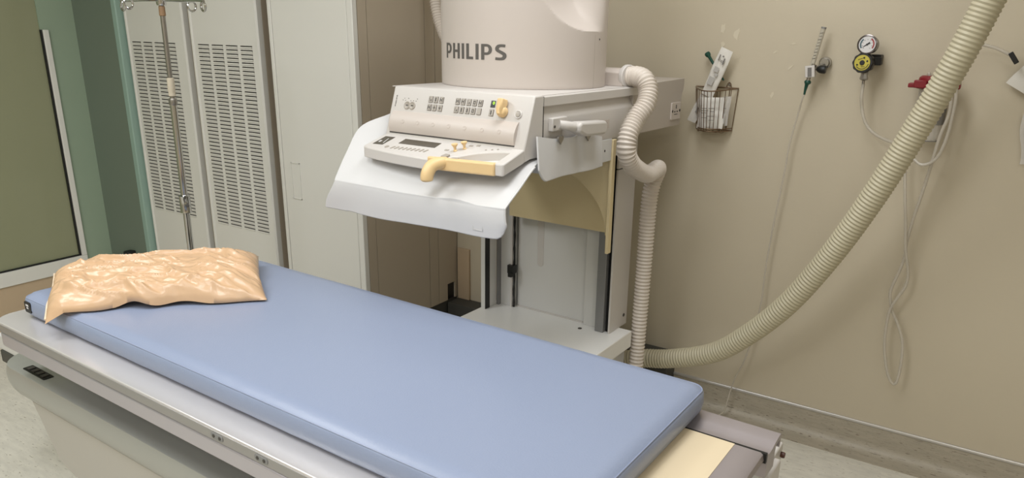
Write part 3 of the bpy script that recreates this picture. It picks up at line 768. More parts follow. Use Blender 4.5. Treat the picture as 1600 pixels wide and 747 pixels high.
# keys
def key(s, t_, glyph):
    bm = bmesh.new(); pbox(bm, s-.0074, s+.0074, t_-.0092, t_+.0092, 0, .003, 0)
    pbox(bm, s-.0081, s+.0081, t_-.0099, t_+.0099, -.0002, .0008, 1)
    g = {0: [(-.004, -.003, -.006, .006), (.001, .004, -.006, .0)], 1: [(-.005, .005, -.001, .001), (-.001, .001, -.006, .006)], 2: [(-.005, -.003, -.006, .006), (.003, .005, -.006, .006), (-.003, .003, -.001, .0015)],
         3: [(-.004, .004, .003, .005), (-.004, .004, -.005, -.003), (-.004, -.002, -.004, .004), (.002, .004, -.004, .004)], 4: [(-.002, .002, -.006, .006)], 5: []}[glyph]
    for a, b, c, d in g: pbox(bm, s+a, s+b, t_+c, t_+d, .003, .0034, 1)
    part('key', bm, ['key', 'glyph'], cs, sm=False)
for k, s in enumerate((-1.559, -1.538, -1.516)): key(s, .122, (0, 4, 2)[k]); key(s, .0968, (2, 1, 1)[k])
for k, s in enumerate((-1.452, -1.431, -1.409, -1.387, -1.3655)): key(s, .1227, (2, 2, 0, 3, 2)[k]); key(s, .0974, (0, 4, 4, 3, 5)[k])
key(-1.320, .0976, 4)
# display with a lit figure
bm = bmesh.new(); pbox(bm, -1.3275, -1.3115, .1135, .1335, 0, .0015); ds = part('display', bm, 'screen', cs)
bm = bmesh.new()
pts = [PP(-1.317+.0026*math.cos(2*PI*k/14), .1263+.0036*math.sin(2*PI*k/14), .0019) for k in range(14)]
sweep(bm, pts, .0008, 6, closed=True); part('figure', bm, 'led', cs, label='lit green figure')
# round rockers and small marks on the left of the panel
bm = bmesh.new()
for s in (-1.652, -1.631):
    lathe(bm, [(.0125, 0), (.0125, .0022), (.011, .003), (.0095, .0022), (0, .0016)], PP(s, .0968, 0), pnn, 22, 0)
    pbox(bm, s-.0045, s+.0045, .0955, .0985, .0016, .0024, 1)
part('round_button', bm, ['key', 'glyph'], cs)
bm = bmesh.new()
for s, t_ in ((-1.674, .113), (-1.668, .1189), (-1.663, .1126), (-1.652, .1193), (-1.641, .1123), (-1.63, .113), (-1.619, .1126), (-1.615, .1195)): pbox(bm, s-.0015, s+.0015, t_-.0008, t_+.0008, 0, .0006)
part('indicator_mark', bm, 'glyph', cs)
def on_panel(x, y): return PP(-1.7005-.0045*y, lerp(.0914, .1271, x), .0006)
part('small_lettering', ribbon_bm('PHILIPS', .2, on_panel), 'glyph', cs, sm=False)
# yellow lever knob, grey push button
bm = bmesh.new(); c = PP(-1.276, .1065, 0)
lathe(bm, [(0, 0), (.0165, 0), (.017, .012), (.014, .02), (0, .023)], PP(-1.277, .1025, 0), pnn, 22)
o_ = []
pl = [(-.011, .034), (.011, .034), (.0125, .02), (.009, .0), (.010, -.014), (-.010, -.014), (-.009, .0), (-.0125, .02)]
A = [bm.verts.new(PP(-1.276+a, .1035+b, .006)) for a, b in pl]; Bv = [bm.verts.new(PP(-1.276+a*.82, .1035+b*.95, .032-.006*(b < 0))) for a, b in pl]
face(bm, A[::-1]); face(bm, Bv)
for k in range(8): face(bm, [A[k], A[(k+1) % 8], Bv[(k+1) % 8], Bv[k]])
part('lever_knob', bm, 'yellow', cs, bev=.003)
bm = bmesh.new(); lathe(bm, [(0, 0), (.0125, 0), (.0125, .003), (.011, .0045), (.0085, .0035), (.0085, .002), (0, .002)], PP(-1.2235, .0993, 0), pnn, 24, 0); lathe(bm, [(0, .002), (.0075, .002), (.0075, .005), (0, .006)], PP(-1.2235, .0993, 0), pnn, 20, 1)
part('push_button', bm, ['white', 'key'], cs)
# tray with the handle opening
tb = lambda u, v: 1.2755+(v-1.637)*.2806
bb = lambda u, v: 1.2419+(v-1.640)*.235
front = [(-1.721, 1.640), (-1.716, 1.633), (-1.693, 1.6285), (-1.64, 1.621), (-1.576, 1.6148), (-1.50, 1.610), (-1.433, 1.6075), (-1.405, 1.612)]
hole = [(-1.385, 1.628), (-1.352, 1.646), (-1.332, 1.664), (-1.31, 1.682), (-1.28, 1.6965), (-1.245, 1.7075), (-1.211, 1.7150)]
poly = [(-1.721, 1.738)]+front+hole+[(-1.211, 1.637), (-1.205, 1.634), (-1.184, 1.634), (-1.18, 1.639), (-1.18, 1.738)]
bm = bmesh.new(); prism2(bm, poly, tb, bb); part('tray', bm, 'white', cs, bev=.004, seg=3)
bm = bmesh.new(); prism2(bm, [(-1.39, 1.632), (-1.211, 1.636), (-1.211, 1.716), (-1.245, 1.709), (-1.31, 1.683), (-1.352, 1.647)], lambda u, v: bb(u, v)+.012, lambda u, v: bb(u, v)+.002); part('tray_pocket', bm, 'pgrey', cs)
def tq(bm, q, h0, h1, mi=0): prism2(bm, q, lambda u, v: tb(u, v)+h1, lambda u, v: tb(u, v)+h0, mi)
bm = bmesh.new(); tq(bm, [(-1.701, 1.7156), (-1.70, 1.6560), (-1.660, 1.6584), (-1.660, 1.716)], -.001, .0008, 0); sl = part('card_window', bm, 'lcd', cs)
bm = bmesh.new(); tq(bm, [(-1.692, 1.672), (-1.684, 1.672), (-1.684, 1.684), (-1.692, 1.684)], .0008, .0012); tq(bm, [(-1.676, 1.70), (-1.674, 1.702), (-1.666, 1.670), (-1.668, 1.668)], .0008, .0012); part('card_mark', bm, 'dial', cs)
bm = bmesh.new(); tq(bm, [(-1.614, 1.7140), (-1.613, 1.6795), (-1.466, 1.680), (-1.468, 1.7146)], -.001, .0006); part('text_display', bm, 'lcd', cs)
bm = bmesh.new(); lathe(bm, [(0, 0), (.0075, 0), (.0075, .0012), (.006, .0018), (.0045, .001), (0, .001)], (-1.632, 1.6488, tb(0, 1.6488)), (0, -.27, .96), 16); part('round_mark', bm, 'key', cs)
for k in range(9):
    u = lerp(-1.607, -1.478, k/8); v = lerp(1.6478, 1.6530, k/8)
    bm = bmesh.new(); tq(bm, [(u-.0045, v-.008), (u+.0015, v-.008), (u+.0055, v+.008), (u-.0005, v+.008)], -.0005, .0016); part('soft_key', bm, 'key', cs)
for u, v in ((-1.384, 1.6771), (-1.3655, 1.6977)):
    bm = bmesh.new(); z = tb(u, v); lathe(bm, [(0, 0), (.006, 0), (.006, .002), (.0035, .004), (.0045, .012), (.0095, .019), (.0095, .022), (.004, .021), (0, .021)], (u, v, z), (0, -.15, .98), 16); part('joystick', bm, 'yellow', cs)
bm = bmesh.new()
for u, v, s in ((-1.415, 1.6755, .007), (-1.36, 1.7215, .006), (-1.337, 1.7271, .006)): tq(bm, [(u-s, v-.004), (u+s, v-.004), (u+s, v+.004), (u-s, v+.004)], -.0005, .0012)
for u, v in ((-1.294, 1.7062), (-1.276, 1.7127), (-1.26, 1.7191)): tq(bm, [(u-.0025, v-.002), (u+.0025, v-.002), (u+.0025, v+.002), (u-.0025, v+.002)], -.0005, .0015)
part('tray_mark', bm, 'key', cs)
# yellow handle bar with drooping grip
bm = bmesh.new()
prism2(bm, [(-1.432, 1.606), (-1.405, 1.604), (-1.37, 1.606), (-1.33, 1.611), (-1.209, 1.630), (-1.209, 1.654), (-1.33, 1.636), (-1.385, 1.630), (-1.432, 1.616)], lambda u, v: tb(u, 1.634)+.0008-.10*max(0, -1.33-u)*0, lambda u, v: bb(u, 1.634)-.001)
part('handle_bar', bm, 'yellow', cs, bev=.005, seg=3)
bm = bmesh.new(); pts = catmull([(-1.372, 1.622, 1.262), (-1.380, 1.602, 1.262), (-1.390, 1.580, 1.255), (-1.394, 1.568, 1.240), (-1.395, 1.563, 1.226), (-1.395, 1.562, 1.216), (-1.395, 1.562, 1.213)], 5)
n = len(pts); sweep(bm, pts, [(.016+.003*math.sin(PI*k/(n-1)))*(1 if k < n-8 else math.sqrt(max(.06, 1-((k-(n-8))/7.2)**2))) for k in range(n)], 18, flat=1.)
part('grip', bm, 'yellow', cs)
bm = bmesh.new()
tq(bm, [(-1.397, 1.626), (-1.378, 1.626), (-1.374, 1.642), (-1.392, 1.644)], .0, .006); tq(bm, [(-1.362, 1.620), (-1.335, 1.624), (-1.334, 1.634), (-1.355, 1.632)], .0, .004)
part('thumb_switch', bm, 'key', cs, bev=.0015)

# ------------------------------------------------------------------ drape under the console
def rowpts(a, b, n, f=None):
    return [Vector(a).lerp(Vector(b), k/n)+(f(k/n) if f else Vector()) for k in range(n+1)]
keyrows = [  # left edge, right edge of each row (u, v, z)
    ((-1.755, 1.845, 1.365), (-1.170, 1.845, 1.262), 0),
    ((-1.775, 1.80, 1.350), (-1.165, 1.80, 1.262), 1),
    ((-1.832, 1.735, 1.312), (-1.158, 1.745, 1.247), 1),
    ((-1.828, 1.665, 1.236), (-1.152, 1.670, 1.203), 1),
    ((-1.815, 1.605, 1.170), (-1.148, 1.605, 1.166), 1),
    ((-1.812, 1.595, 1.155), (-1.147, 1.596, 1.158), 1),
    ((-1.840, 1.594, 1.115), (-1.143, 1.594, 1.125), 1),
    ((-1.885, 1.600, 1.066), (-1.135, 1.600, 1.078), 1)]
L = catmull([k[0] for k in keyrows], 8); Rr = catmull([k[1] for k in keyrows], 8)
rows = []; n = len(L); NC = 60
for j in range(n):
    f = j/(n-1); r = []
    for i in range(NC+1):
        s = i/NC
        p = L[j].lerp(Rr[j], s)
        # left part rises outside the console, the rest passes below the tray
        top = 1-sstep(.0, .45, f)
        p.z = lerp(Rr[j].z, L[j].z, (1-sstep(0, .14, s)))*top+p.z*(1-top)
        p.z -= .004*math.sin(PI*s)*f
        p.y += .010*math.sin(PI*s)*-f*0 + .006*noise.noise((s*5, f*2, 1))*f
        p.z += .006*noise.noise((s*4, f*3, 9))*(1 if s > .15 else .3)*sstep(.3, .6, f)
        # rounded lower corners
        if f > .86:
            k = (f-.86)/.14
            if s < .04: p.x += .018*k*k*(1-s/.04)
            if s > .94: p.x -= .012*k*k*((s-.94)/.06)**2; p.z += .03*k*((s-.94)/.06)**2
        r.append(p)
    rows.append(r)
dp = thing('lead_drape', 'large white protective drape flaring out below the control console', 'drape', (-1.5, 1.70, 1.07), uv=True)
part('sheet', sheet(rows, .004), 'cloth', dp, ang=60)
bm = bmesh.new(); hem = [r[0] for r in rows[22:-1]]+rows[-1]+[r[-1] for r in rows[-2::-1]][:-14]
sweep(bm, hem, .0035, 8); part('hem', bm, 'cloth', dp)
bm = bmesh.new(); c = rows[-6][52]; 
for dz in (-.014, .014): obox(bm, c+Vector((0, -.0035, dz)), (.017, 0, .0), (0, .0005, 0), (0, 0, .0008))
for dx in (-.017, .017): obox(bm, c+Vector((dx, -.0035, 0)), (.0008, 0, 0), (0, .0005, 0), (0, 0, .014))
part('stitched_patch', bm, 'cloth', dp)
# short flap hung from the side handle
fl = thing('cloth_flap', 'short white drape flap hanging under the white side handle', 'drape', (-1.165, 1.98, 1.2), uv=True)
rows = []
for j in range(25):
    f = j/24; r = []
    for i in range(41):
        s = i/40
        v = lerp(1.782, 2.168, s)+.010*f*(1-s)*-1
        zt = lerp(1.338, 1.300, s)-.006*math.sin(PI*s*2)*(1-f); zb = lerp(1.208, 1.205, s)
        if s < .10: zb += .035*(1-s/.10)**2
        z = lerp(zt, zb, f)
        u = -1.168+.010*f+.006*math.sin(s*9+1)*f+.006*math.exp(-((s-.5)/.09)**2)*(1-f*.6)-.007*math.exp(-((s-.60)/.05)**2)*(1-f*.7)
        r.append(Vector((max(u, -1.172), v, z)))
    rows.append(r)
part('sheet', sheet(rows, .003), 'cloth', fl, ang=60)
bm = bmesh.new(); sweep(bm, rows[-1], .0028, 8); sweep(bm, [r[0] for r in rows], .0028, 8); part('hem', bm, 'cloth', fl)
for v, z in ((1.893, 1.320), (2.066, 1.312)):
    bm = bmesh.new(); pl = []
    for k in range(20):
        a = 2*PI*k/20; pl.append((v+.0009*16*math.sin(a)**3, z+.0009*(13*math.cos(a)-5*math.cos(2*a)-2*math.cos(3*a)-math.cos(4*a))))
    prism(bm, pl, 0, -1.160 if v < 2 else -1.164, -1.154 if v < 2 else -1.158); part('stud', bm, 'steel', fl, label='small dark heart-shaped stud')

# ------------------------------------------------------------------ hoses
pts = [(-1.20, 2.405, 1.482), (-1.165, 2.40, 1.484), (-1.128, 2.385, 1.474), (-1.105, 2.372, 1.440), (-1.10, 2.345, 1.395), (-1.115, 2.31, 1.351), (-1.12, 2.268, 1.298), (-1.12, 2.262, 1.245), (-1.12, 2.305, 1.198), (-1.12, 2.375, 1.163),
       (-1.12, 2.445, 1.142), (-1.118, 2.50, 1.148), (-1.122, 2.535, 1.150), (-1.135, 2.557, 1.128), (-1.150, 2.562, 1.085), (-1.158, 2.558, 1.0), (-1.158, 2.552, .72), (-1.156, 2.540, .36), (-1.155, 2.535, .06)]
bm = corrugated(pts, .0320, .0040, .0108, .0262, pitch1=.0165)
solo('corrugated_hose', bm, 'hose_w', 'white corrugated hose looping down beside the x-ray stand column', 'hose', (-1.155, 2.535, 0), uv=True)
pts = [(-1.45, 2.80, .10), (-1.30, 2.81, .205), (-1.17, 2.82, .252), (-1.045, 2.82, .283), (-.864, 2.80, .36), (-.738, 2.78, .462), (-.578, 2.75, .647), (-.443, 2.73, .872), (-.325, 2.70, 1.120), (-.224, 2.68, 1.374), (-.150, 2.65, 1.574), (-.096, 2.64, 1.747), (-.02, 2.62, 2.0), (.07, 2.60, 2.35), (.12, 2.6, 2.75)]
bm = corrugated(pts, .0395, .003, .0135, .0425, seg=28)
solo('corrugated_hose', bm, 'hose_b', 'thick beige corrugated hose sweeping diagonally across the right-hand wall', 'hose', (-1.45, 2.80, 0))
pts = [(-2.34, 2.78, 2.75), (-2.33, 2.78, 2.3), (-2.30, 2.77, 2.0), (-2.265, 2.76, 1.76), (-2.225, 2.75, 1.64), (-2.15, 2.73, 1.56), (-2.0, 2.71, 1.51), (-1.82, 2.70, 1.495), (-1.70, 2.70, 1.50)]
bm = corrugated(pts, .024, .0034, .0125, seg=18)
solo('corrugated_hose', bm, 'hose_w', 'narrow corrugated hose dropping behind the left of the lettered drum', 'hose', (-1.7, 2.70, 1.47))

# ------------------------------------------------------------------ wall basket with packets
t = thing('wire_basket', 'bronze wire basket hung on the beige wall by a screw', 'basket', (-1.01, 2.98, 1.24))
bx0, bx1, tx0, tx1, dp_ = -1.085, -.935, -1.10, -.924, .112
zb_, zt_ = 1.255, 1.424
def bow(s, x0, x1, d): return (lerp(x0, x1, s), YB-.008-d*math.sin(PI*s)**.75)
rimt = [Vector((*bow(k/20, tx0, tx1, dp_), zt_-.010*math.sin(PI*k/20))) for k in range(21)]
rimb = [Vector((*bow(k/20, bx0, bx1, dp_*.8), zb_+.0)) for k in range(21)]
bm = bmesh.new(); sweep(bm, rimt+[Vector((lerp(tx1, tx0, k/8), YB-.006, zt_)) for k in range(1, 8)], .0026, 8, closed=True); part('rim', bm, 'wire', t)
bm = bmesh.new(); sweep(bm, rimb+[Vector((lerp(bx1, bx0, k/8), YB-.006, zb_)) for k in range(1, 8)], .0024, 8, closed=True)
sweep(bm, [p.lerp(q, .06)+Vector((0, 0, 0)) for p, q in zip(rimb, rimt)], .002, 8)
for k in range(1, 6): # floor wires, V below
    sweep(bm, catmull([rimb[3*k], Vector((lerp(bx0, bx1, k/6), YB-.05, zb_-.007)), Vector((lerp(bx0, bx1, k/6), YB-.006, zb_-.002))], 5), .0014, 6)
part('bottom_ring', bm, 'wire', t)
bm = bmesh.new()
for k in range(0, 13):
    q = k/12; a = Vector((*bow(q, tx0, tx1, dp_), zt_-.010*math.sin(PI*q))); b = Vector((*bow(q, bx0, bx1, dp_*.8), zb_)); sweep(bm, [a, a.lerp(b, .5), b], .0016, 6)
for x in (-1.06, -1.01, -.96): sweep(bm, [(x, YB-.006, zt_), (x, YB-.006, zb_)], .0016, 6)
part('upright_wires', bm, 'wire', t)
bm = bmesh.new(); sweep(bm, catmull([(-.975, YB-.006, zt_), (-.968, YB-.008, zt_+.018), (-.960, YB-.008, zt_+.020), (-.953, YB-.006, zt_)], 4), .0018, 6); part('hanger', bm, 'wire', t)
bm = bmesh.new(); lathe(bm, [(0, 0), (.005, 0), (.006, .004), (.003, .007), (0, .007)], (-.961, YB-.002, 1.438), (0, -1, 0), 12); part('screw', bm, 'steel', t)
def packet(c, ax, ay, hw, hh, label, name='sterile_packet', mk='paper', prn=True, puff=.012, seed=0, base=None):
    # a puffed flat packet spanned by unit vectors ax (width) and ay (length)
    ax, ay = Vector(ax).normalized(), Vector(ay).normalized(); az = ax.cross(ay); c = Vector(c)
    t = thing(name, label, 'packet', base or c, group='packets in the wire basket' if 'basket' in label else None)
    bm = bmesh.new(); n, m_ = 10, 20; gr = []
    for side in (1, -1):
        gr.append([[bm.verts.new(c+ax*hw*(2*i/n-1)*(1-.06*math.sin(PI*j/m_*2+seed))+ay*hh*(2*j/m_-1)+az*side*(.0006+puff*(math.sin(PI*i/n)*math.sin(PI*j/m_))**.7*(.6+.5*noise.noise((i*.4, j*.3, seed))))) for i in range(n+1)] for j in range(m_+1)])
    for q, g in enumerate(gr):
        for j in range(m_):
            for i in range(n): face(bm, [g[j][i], g[j][i+1], g[j+1][i+1], g[j+1][i]])
    a, b = gr
    for j in range(m_):
        for i in (0, n): face(bm, [a[j][i], a[j+1][i], b[j+1][i], b[j][i]])
    for i in range(n):
        for j in (0, m_): face(bm, [a[j][i], a[j][i+1], b[j][i+1], b[j][i]])
    part('wrapper', bm, mk, t, ang=60)
    if prn:
        bm = bmesh.new()
        # printed blocks; face that looks into the room (towards -y)
        s = -1 if az.y > 0 else 1
        for (px_, py_, w_, h_) in prn:
            obox(bm, c+ax*hw*px_+ay*hh*py_+az*s*(puff*.9+.004), ax*w_, ay*h_, az*.0004, 1 if w_ > .004 and h_ > .004 else 0)
        part('print', bm, ['print', 'print_l'], t)
    return t
packet((-1.002, 2.972, 1.482), (.93, -.05, -.37), (.30, -.05, .78), .027, .098, 'long white printed packet leaning up out of the wire basket', prn=[(-.4, .62, .002, .012), (.45, .55, .0025, .012), (.1, .72, .003, .003), (.1, .55, .008, .001), (.1, .5, .006, .001), (-.1, .15, .010, .010), (-.2, -.35, .012, .016), (.15, -.05, .006, .006)], seed=1)
packet((-1.008, 2.968, 1.325), (1, -.05, .05), (.03, .05, 1), .052, .062, 'crumpled clear packet deep inside the wire basket', mk='paper', prn=[(-.5, .3, .012, .001), (-.4, .15, .014, .001), (-.45, 0, .01, .001), (.1, .3, .012, .001), (.2, .1, .01, .001), (.1, -.2, .014, .001), (-.4, -.3, .012, .001), (.2, -.45, .01, .001)], puff=.018, seed=4)
packet((-.955, 2.978, 1.335), (.5, -.1, .05), (.05, .0, 1), .018, .058, 'grey clear packet at the right side of the wire basket', mk='film', prn=[(0, .2, .01, .001), (0, -.5, .010, .02)], puff=.010, seed=6)
packet((-1.068, 2.985, 1.345), (.95, 0, -.3), (.42, 0, .9), .020, .068, 'clear packet poking out at the lower left of the wire basket', mk='film', prn=[(.1, -.2, .004, .012)], puff=.006, seed=8)
bm = bmesh.new(); ax = Vector((.62, -.05, -.78)).normalized(); c = Vector((-1.058, 2.995, 1.556))
lathe(bm, [(0, -.004), (.009, -.002), (.0115, .003), (.010, .012), (.006, .018), (.0055, .045), (.004, .06), (.004, .13), (0, .13)], c, ax, 16)
solo('tube_connector', bm, 'dteal', 'dark green tube connector sticking up behind the long white packet', 'connector', tuple(c))

# ------------------------------------------------------------------ oxygen flowmeter
t = thing('flowmeter', 'oxygen flowmeter with a clear scale tube plugged into the wall', 'flowmeter', (-.63, YB, 1.5))
yc = YB-.062
bt, tp_ = Vector((-.642, yc, 1.515)), Vector((-.6175, yc, 1.655))
bm = bmesh.new(); sweep(bm, [bt, tp_], .0088, 16); tb_ = part('scale_tube', bm, 'scale', t)
bm = bmesh.new()
for k in range(9):
    p = bt.lerp(tp_, .25+.08*k); obox(bm, p+Vector((0, -.0092, 0)), (.0045 if k % 2 else .006, 0, .001), (0, .0006, 0), (0, 0, .0007))
part('graduation', bm, 'glyph', tb_)
bm = bmesh.new(); sweep(bm, [tp_, tp_+Vector((.001, 0, .006))], .0095, 16); part('tube_cap', bm, 'mgrey', t)
bm = bmesh.new(); obox(bm, (-.6435, yc, 1.503), (.017, 0, .002), (0, .014, 0), (-.003, 0, .021)); bd = part('valve_body', bm, 'white', t, bev=.002)
bm = bmesh.new(); obox(bm, (-.6435, yc-.0145, 1.501), (.007, 0, .001), (0, .0008, 0), (-.002, 0, .016)); part('label_strip', bm, 'print', bd)
bm = bmesh.new(); sweep(bm, [(-.646, yc, 1.483), (-.648, yc, 1.467)], .0075, 14); sweep(bm, [(-.637, yc, 1.523), (-.634, yc, 1.53)], .0105, 14); part('brass_collar', bm, 'steel', t)
bm = bmesh.new(); sweep(bm, [(-.648, yc, 1.471), (-.6485, yc, 1.466), (-.649, yc, 1.462), (-.651, yc, 1.455), (-.654, yc, 1.432), (-.655, yc, 1.418)], [.009, .0125, .0125, .007, .0045, .0038], 14); part('green_nipple', bm, 'dteal', t)
bm = bmesh.new(); cyl(bm, (-.605, YB, 1.535), (-.605, YB-.02, 1.535), .021, 24); cyl(bm, (-.605, YB-.02, 1.535), (-.605, YB-.034, 1.535), .017, 24, r2=.015); cyl(bm, (-.605, YB-.03, 1.528), (-.635, yc+.005, 1.51), .008, 12); part('wall_outlet', bm, 'steel', t)
bm = bmesh.new(); sweep(bm, [(-.622, YB-.05, 1.512), (-.612, YB-.052, 1.512), (-.594, YB-.056, 1.511), (-.591, YB-.056, 1.511)], [.009, .0145, .0145, .012], 18); part('control_knob', bm, 'black', t)
Z = YB-.045
bm = T(catmull([(-.655, yc, 1.42), (-.660, yc, 1.40), (-.673, Z, 1.338), (-.690, Z, 1.22), (-.695, Z, 1.112), (-.708, Z, .95), (-.717, Z, .819), (-.722, Z, .68), (-.722, Z, .567), (-.738, Z, .42), (-.762, Z, .291), (-.792, Z, .20), (-.808, Z, .13), (-.812, Z-.01, .09), (-.822, Z-.02, .03), (-.842, Z-.03, .008)], 6), .0034, 10)
solo('oxygen_tubing', bm, 'tube', 'thin clear tubing hanging from the flowmeter to the floor', 'tubing', (-.84, Z, 0))

# ------------------------------------------------------------------ suction regulator
t = thing('suction_regulator', 'suction regulator with a round gauge above a yellow dial', 'regulator', (-.44, YB, 1.5))
gy = YB-.115
gx, gz = -.452, 1.603; fd = Vector((-.12, -1, .05)).normalized()
gc = Vector((gx, gy+.025, gz))
bm = bmesh.new(); lathe(bm, [(0, -.022), (.026, -.022), (.030, -.018), (.032, .014), (.0335, .016), (.0335, .022), (.030, .0235), (.0285, .020), (0, .0195)], gc, fd, 36); gg = part('gauge', bm, 'gunmetal', t)
e2 = fd.cross(Vector((0, 0, 1))).normalized()*-1; e1 = fd.cross(e2).normalized()
if e1.z < 0: e1 = -e1
if e2.x < 0: e2 = -e2
def gp(x, y, h): return gc+e2*x+e1*y+fd*h
bm = bmesh.new(); lathe(bm, [(0, .0196), (.028, .0196), (.028, .0204), (0, .0204)], gc, fd, 32, 0)
part('dial', bm, 'dial', gg)
def ringarc(r0, r1, a0, a1, h):
    bm = bmesh.new(); n = 12
    A = [[bm.verts.new(gp(r*math.cos(math.radians(lerp(a0, a1, k/n))), r*math.sin(math.radians(lerp(a0, a1, k/n))), h)) for k in range(n+1)] for r in (r0, r1)]
    for k in range(n): face(bm, [A[0][k], A[0][k+1], A[1][k+1], A[1][k]])
    return bm
part('red_band', ringarc(.0195, .0245, -35, 60, .0208), 'dred', gg); part('slate_band', ringarc(.0195, .0245, 130, 215, .0208), 'dblue', gg)
bm = bmesh.new(); a = math.radians(215); d = (math.cos(a), math.sin(a))
vs_ = [gp(d[0]*.022, d[1]*.022, .0218), gp(-d[0]*.011-d[1]*.003, -d[1]*.011+d[0]*.003, .0218), gp(-d[0]*.011+d[1]*.003, -d[1]*.011-d[0]*.003, .0218)]
face(bm, [bm.verts.new(v) for v in vs_]); lathe(bm, [(0, .0205), (.003, .0205), (.003, .0228), (0, .0228)], gc, fd, 12)
for k in range(9):
    a = math.radians(230-35*k); obox(bm, gp(.0165*math.cos(a), .0165*math.sin(a), .0207), (e2*math.cos(a)+e1*math.sin(a))*.0018, (e1*math.cos(a)-e2*math.sin(a))*.0005, fd*.0003)
part('needle', bm, 'black', gg)
kc = Vector((-.458, gy+.02, 1.541))
bm = bmesh.new(); n = 60; prof = [(-.02, .030), (-.012, .034), (.016, .0345), (.020, .032)]
kr = []
for h, r in prof:
    kr.append([bm.verts.new(kc+fd*h+(e2*math.cos(2*PI*k/n)+e1*math.sin(2*PI*k/n))*(r+.0012*math.cos(10*2*PI*k/n))) for k in range(n)])
for a, b in zip(kr, kr[1:]):
    for k in range(n): face(bm, [a[k], a[(k+1) % n], b[(k+1) % n], b[k]])
face(bm, kr[0]); face(bm, kr[-1]); kb = part('dial_knob', bm, 'black', t)
bm = bmesh.new(); lathe(bm, [(0, .0205), (.0265, .0205), (.0265, .0225), (.0085, .0228), (0, .0228)], kc, fd, 36); part('yellow_face', bm, 'gyellow', kb)
bm = bmesh.new(); lathe(bm, [(0, .0225), (.009, .0225), (.008, .0255), (0, .026)], kc, fd, 20)
for a in (75, 20, 205): q = math.radians(a); lathe(bm, [(0, .0226), (.0032, .0226), (.0032, .0238), (0, .0238)], kc+(e2*math.cos(q)+e1*math.sin(q))*.0175, fd, 12)
for k in range(11):
    q = math.radians(lerp(225, 345, k/10)); obox(bm, kc+(e2*math.cos(q)+e1*math.sin(q))*.0215+fd*.0229, (e1*math.cos(q)-e2*math.sin(q))*.0024, (e2*math.cos(q)+e1*math.sin(q))*.0011, fd*.0004)
for k in range(6): obox(bm, kc+e2*(-.014+.0026*k)+e1*(.010+.001*k)+fd*.0229, e2*.0008, e1*.0016, fd*.0004)
for k in range(5): obox(bm, kc+e2*(-.001+.0026*k)+e1*(-.0135)+fd*.0229, e2*.0008, e1*.0013, fd*.0004)
part('dial_mark', bm, 'black', kb)
bm = bmesh.new(); cyl(bm, kc-fd*.018, (kc.x+.012, YB-.03, 1.548), .021, 20); obox(bm, (-.424, YB-.062, 1.548), (.014, .006, 0), (-.006, .022, 0), (0, 0, .014)); obox(bm, (-.430, YB-.03, 1.552), (.020, 0, 0), (0, .028, 0), (0, 0, .018)); part('body', bm, 'black', t, bev=.003)
bm = bmesh.new(); cyl(bm, gc-fd*.012-Vector((0, 0, .028)), kc+Vector((0, 0, .03))-fd*.008, .006, 12); part('stem', bm, 'steel', t)
bm = bmesh.new(); x, y = -.452, gy+.03
sweep(bm, [(x, y, 1.512), (x, y, 1.508), (x, y, 1.495), (x, y, 1.492), (x, y, 1.484), (x, y, 1.480)], [.009, .0125, .0125, .0145, .0145, .006], 8); sweep(bm, [(x, y, 1.48), (x+.001, y, 1.455)], [.005, .0045], 12); part('outlet_nipple', bm, 'steel', t)
Z = YB-.075
bm = T(catmull([(-.451, y, 1.468), (-.451, y, 1.45), (-.450, Z-.01, 1.42), (-.445, Z, 1.385), (-.434, Z, 1.35), (-.418, Z, 1.322), (-.395, Z, 1.30), (-.366, Z, 1.284), (-.33, Z, 1.272), (-.285, Z, 1.266), (-.25, Z, 1.30), (-.232, Z, 1.36), (-.235, Z, 1.44), (-.245, Z-.01, 1.505), (-.25, Z-.01, 1.515)], 6), .0058, 12)
solo('suction_tubing', bm, 'tube', 'clear tubing curving from the suction regulator behind the thick beige hose', 'tubing', (-.45, Z, 1.27))

# ------------------------------------------------------------------ suction canister and loops
t = thing('suction_canister', 'clear suction canister with a red lid, half hidden by the thick beige hose', 'canister', (-.225, YB-.07, 1.3))
cc = Vector((-.222, YB-.072, 0))
bm = bmesh.new(); lathe(bm, [(0, 1.285), (.036, 1.285), (.040, 1.29), (.050, 1.465), (.048, 1.465), (.038, 1.293), (0, 1.289)], cc, (0, 0, 1), 36); jr = part('jar', bm, 'clear', t)
bm = bmesh.new(); lathe(bm, [(0, 1.462), (.058, 1.462), (.066, 1.470), (.066, 1.478), (.056, 1.482), (.054, 1.500), (.046, 1.506), (0, 1.506)], cc, (0, 0, 1), 36)
box(bm, (-.170, YB-.10, 1.466), (-.146, YB-.05, 1.484)); box(bm, (-.305, YB-.10, 1.465), (-.27, YB-.045, 1.480)); box(bm, (-.285, YB-.13, 1.466), (-.245, YB-.10, 1.492)); part('lid', bm, 'red', t, bev=.003)
bm = bmesh.new()
for k in range(10):
    a0, a1 = math.radians(-60+9*k), math.radians(-60+9*(k+1)); r = .0478
    A = [bm.verts.new(cc+Vector((r*math.cos(a), r*math.sin(a), z))) for a in (a0, a1) for z in (1.345, 1.40)]; face(bm, [A[0], A[2], A[3], A[1]])
part('volume_label', bm, 'print', jr)
bm = bmesh.new(); sweep(bm, [cc+Vector((.0375*math.cos(2*PI*k/30), .0375*math.sin(2*PI*k/30), 1.289)) for k in range(30)], .0022, 8, closed=True); part('base_rim', bm, 'print', jr)
part('bracket', B((-.255, YB-.026, 1.40), (-.19, YB, 1.475)), 'white', t, bev=.003)
Y1, Y2 = YB-.095, YB-.06
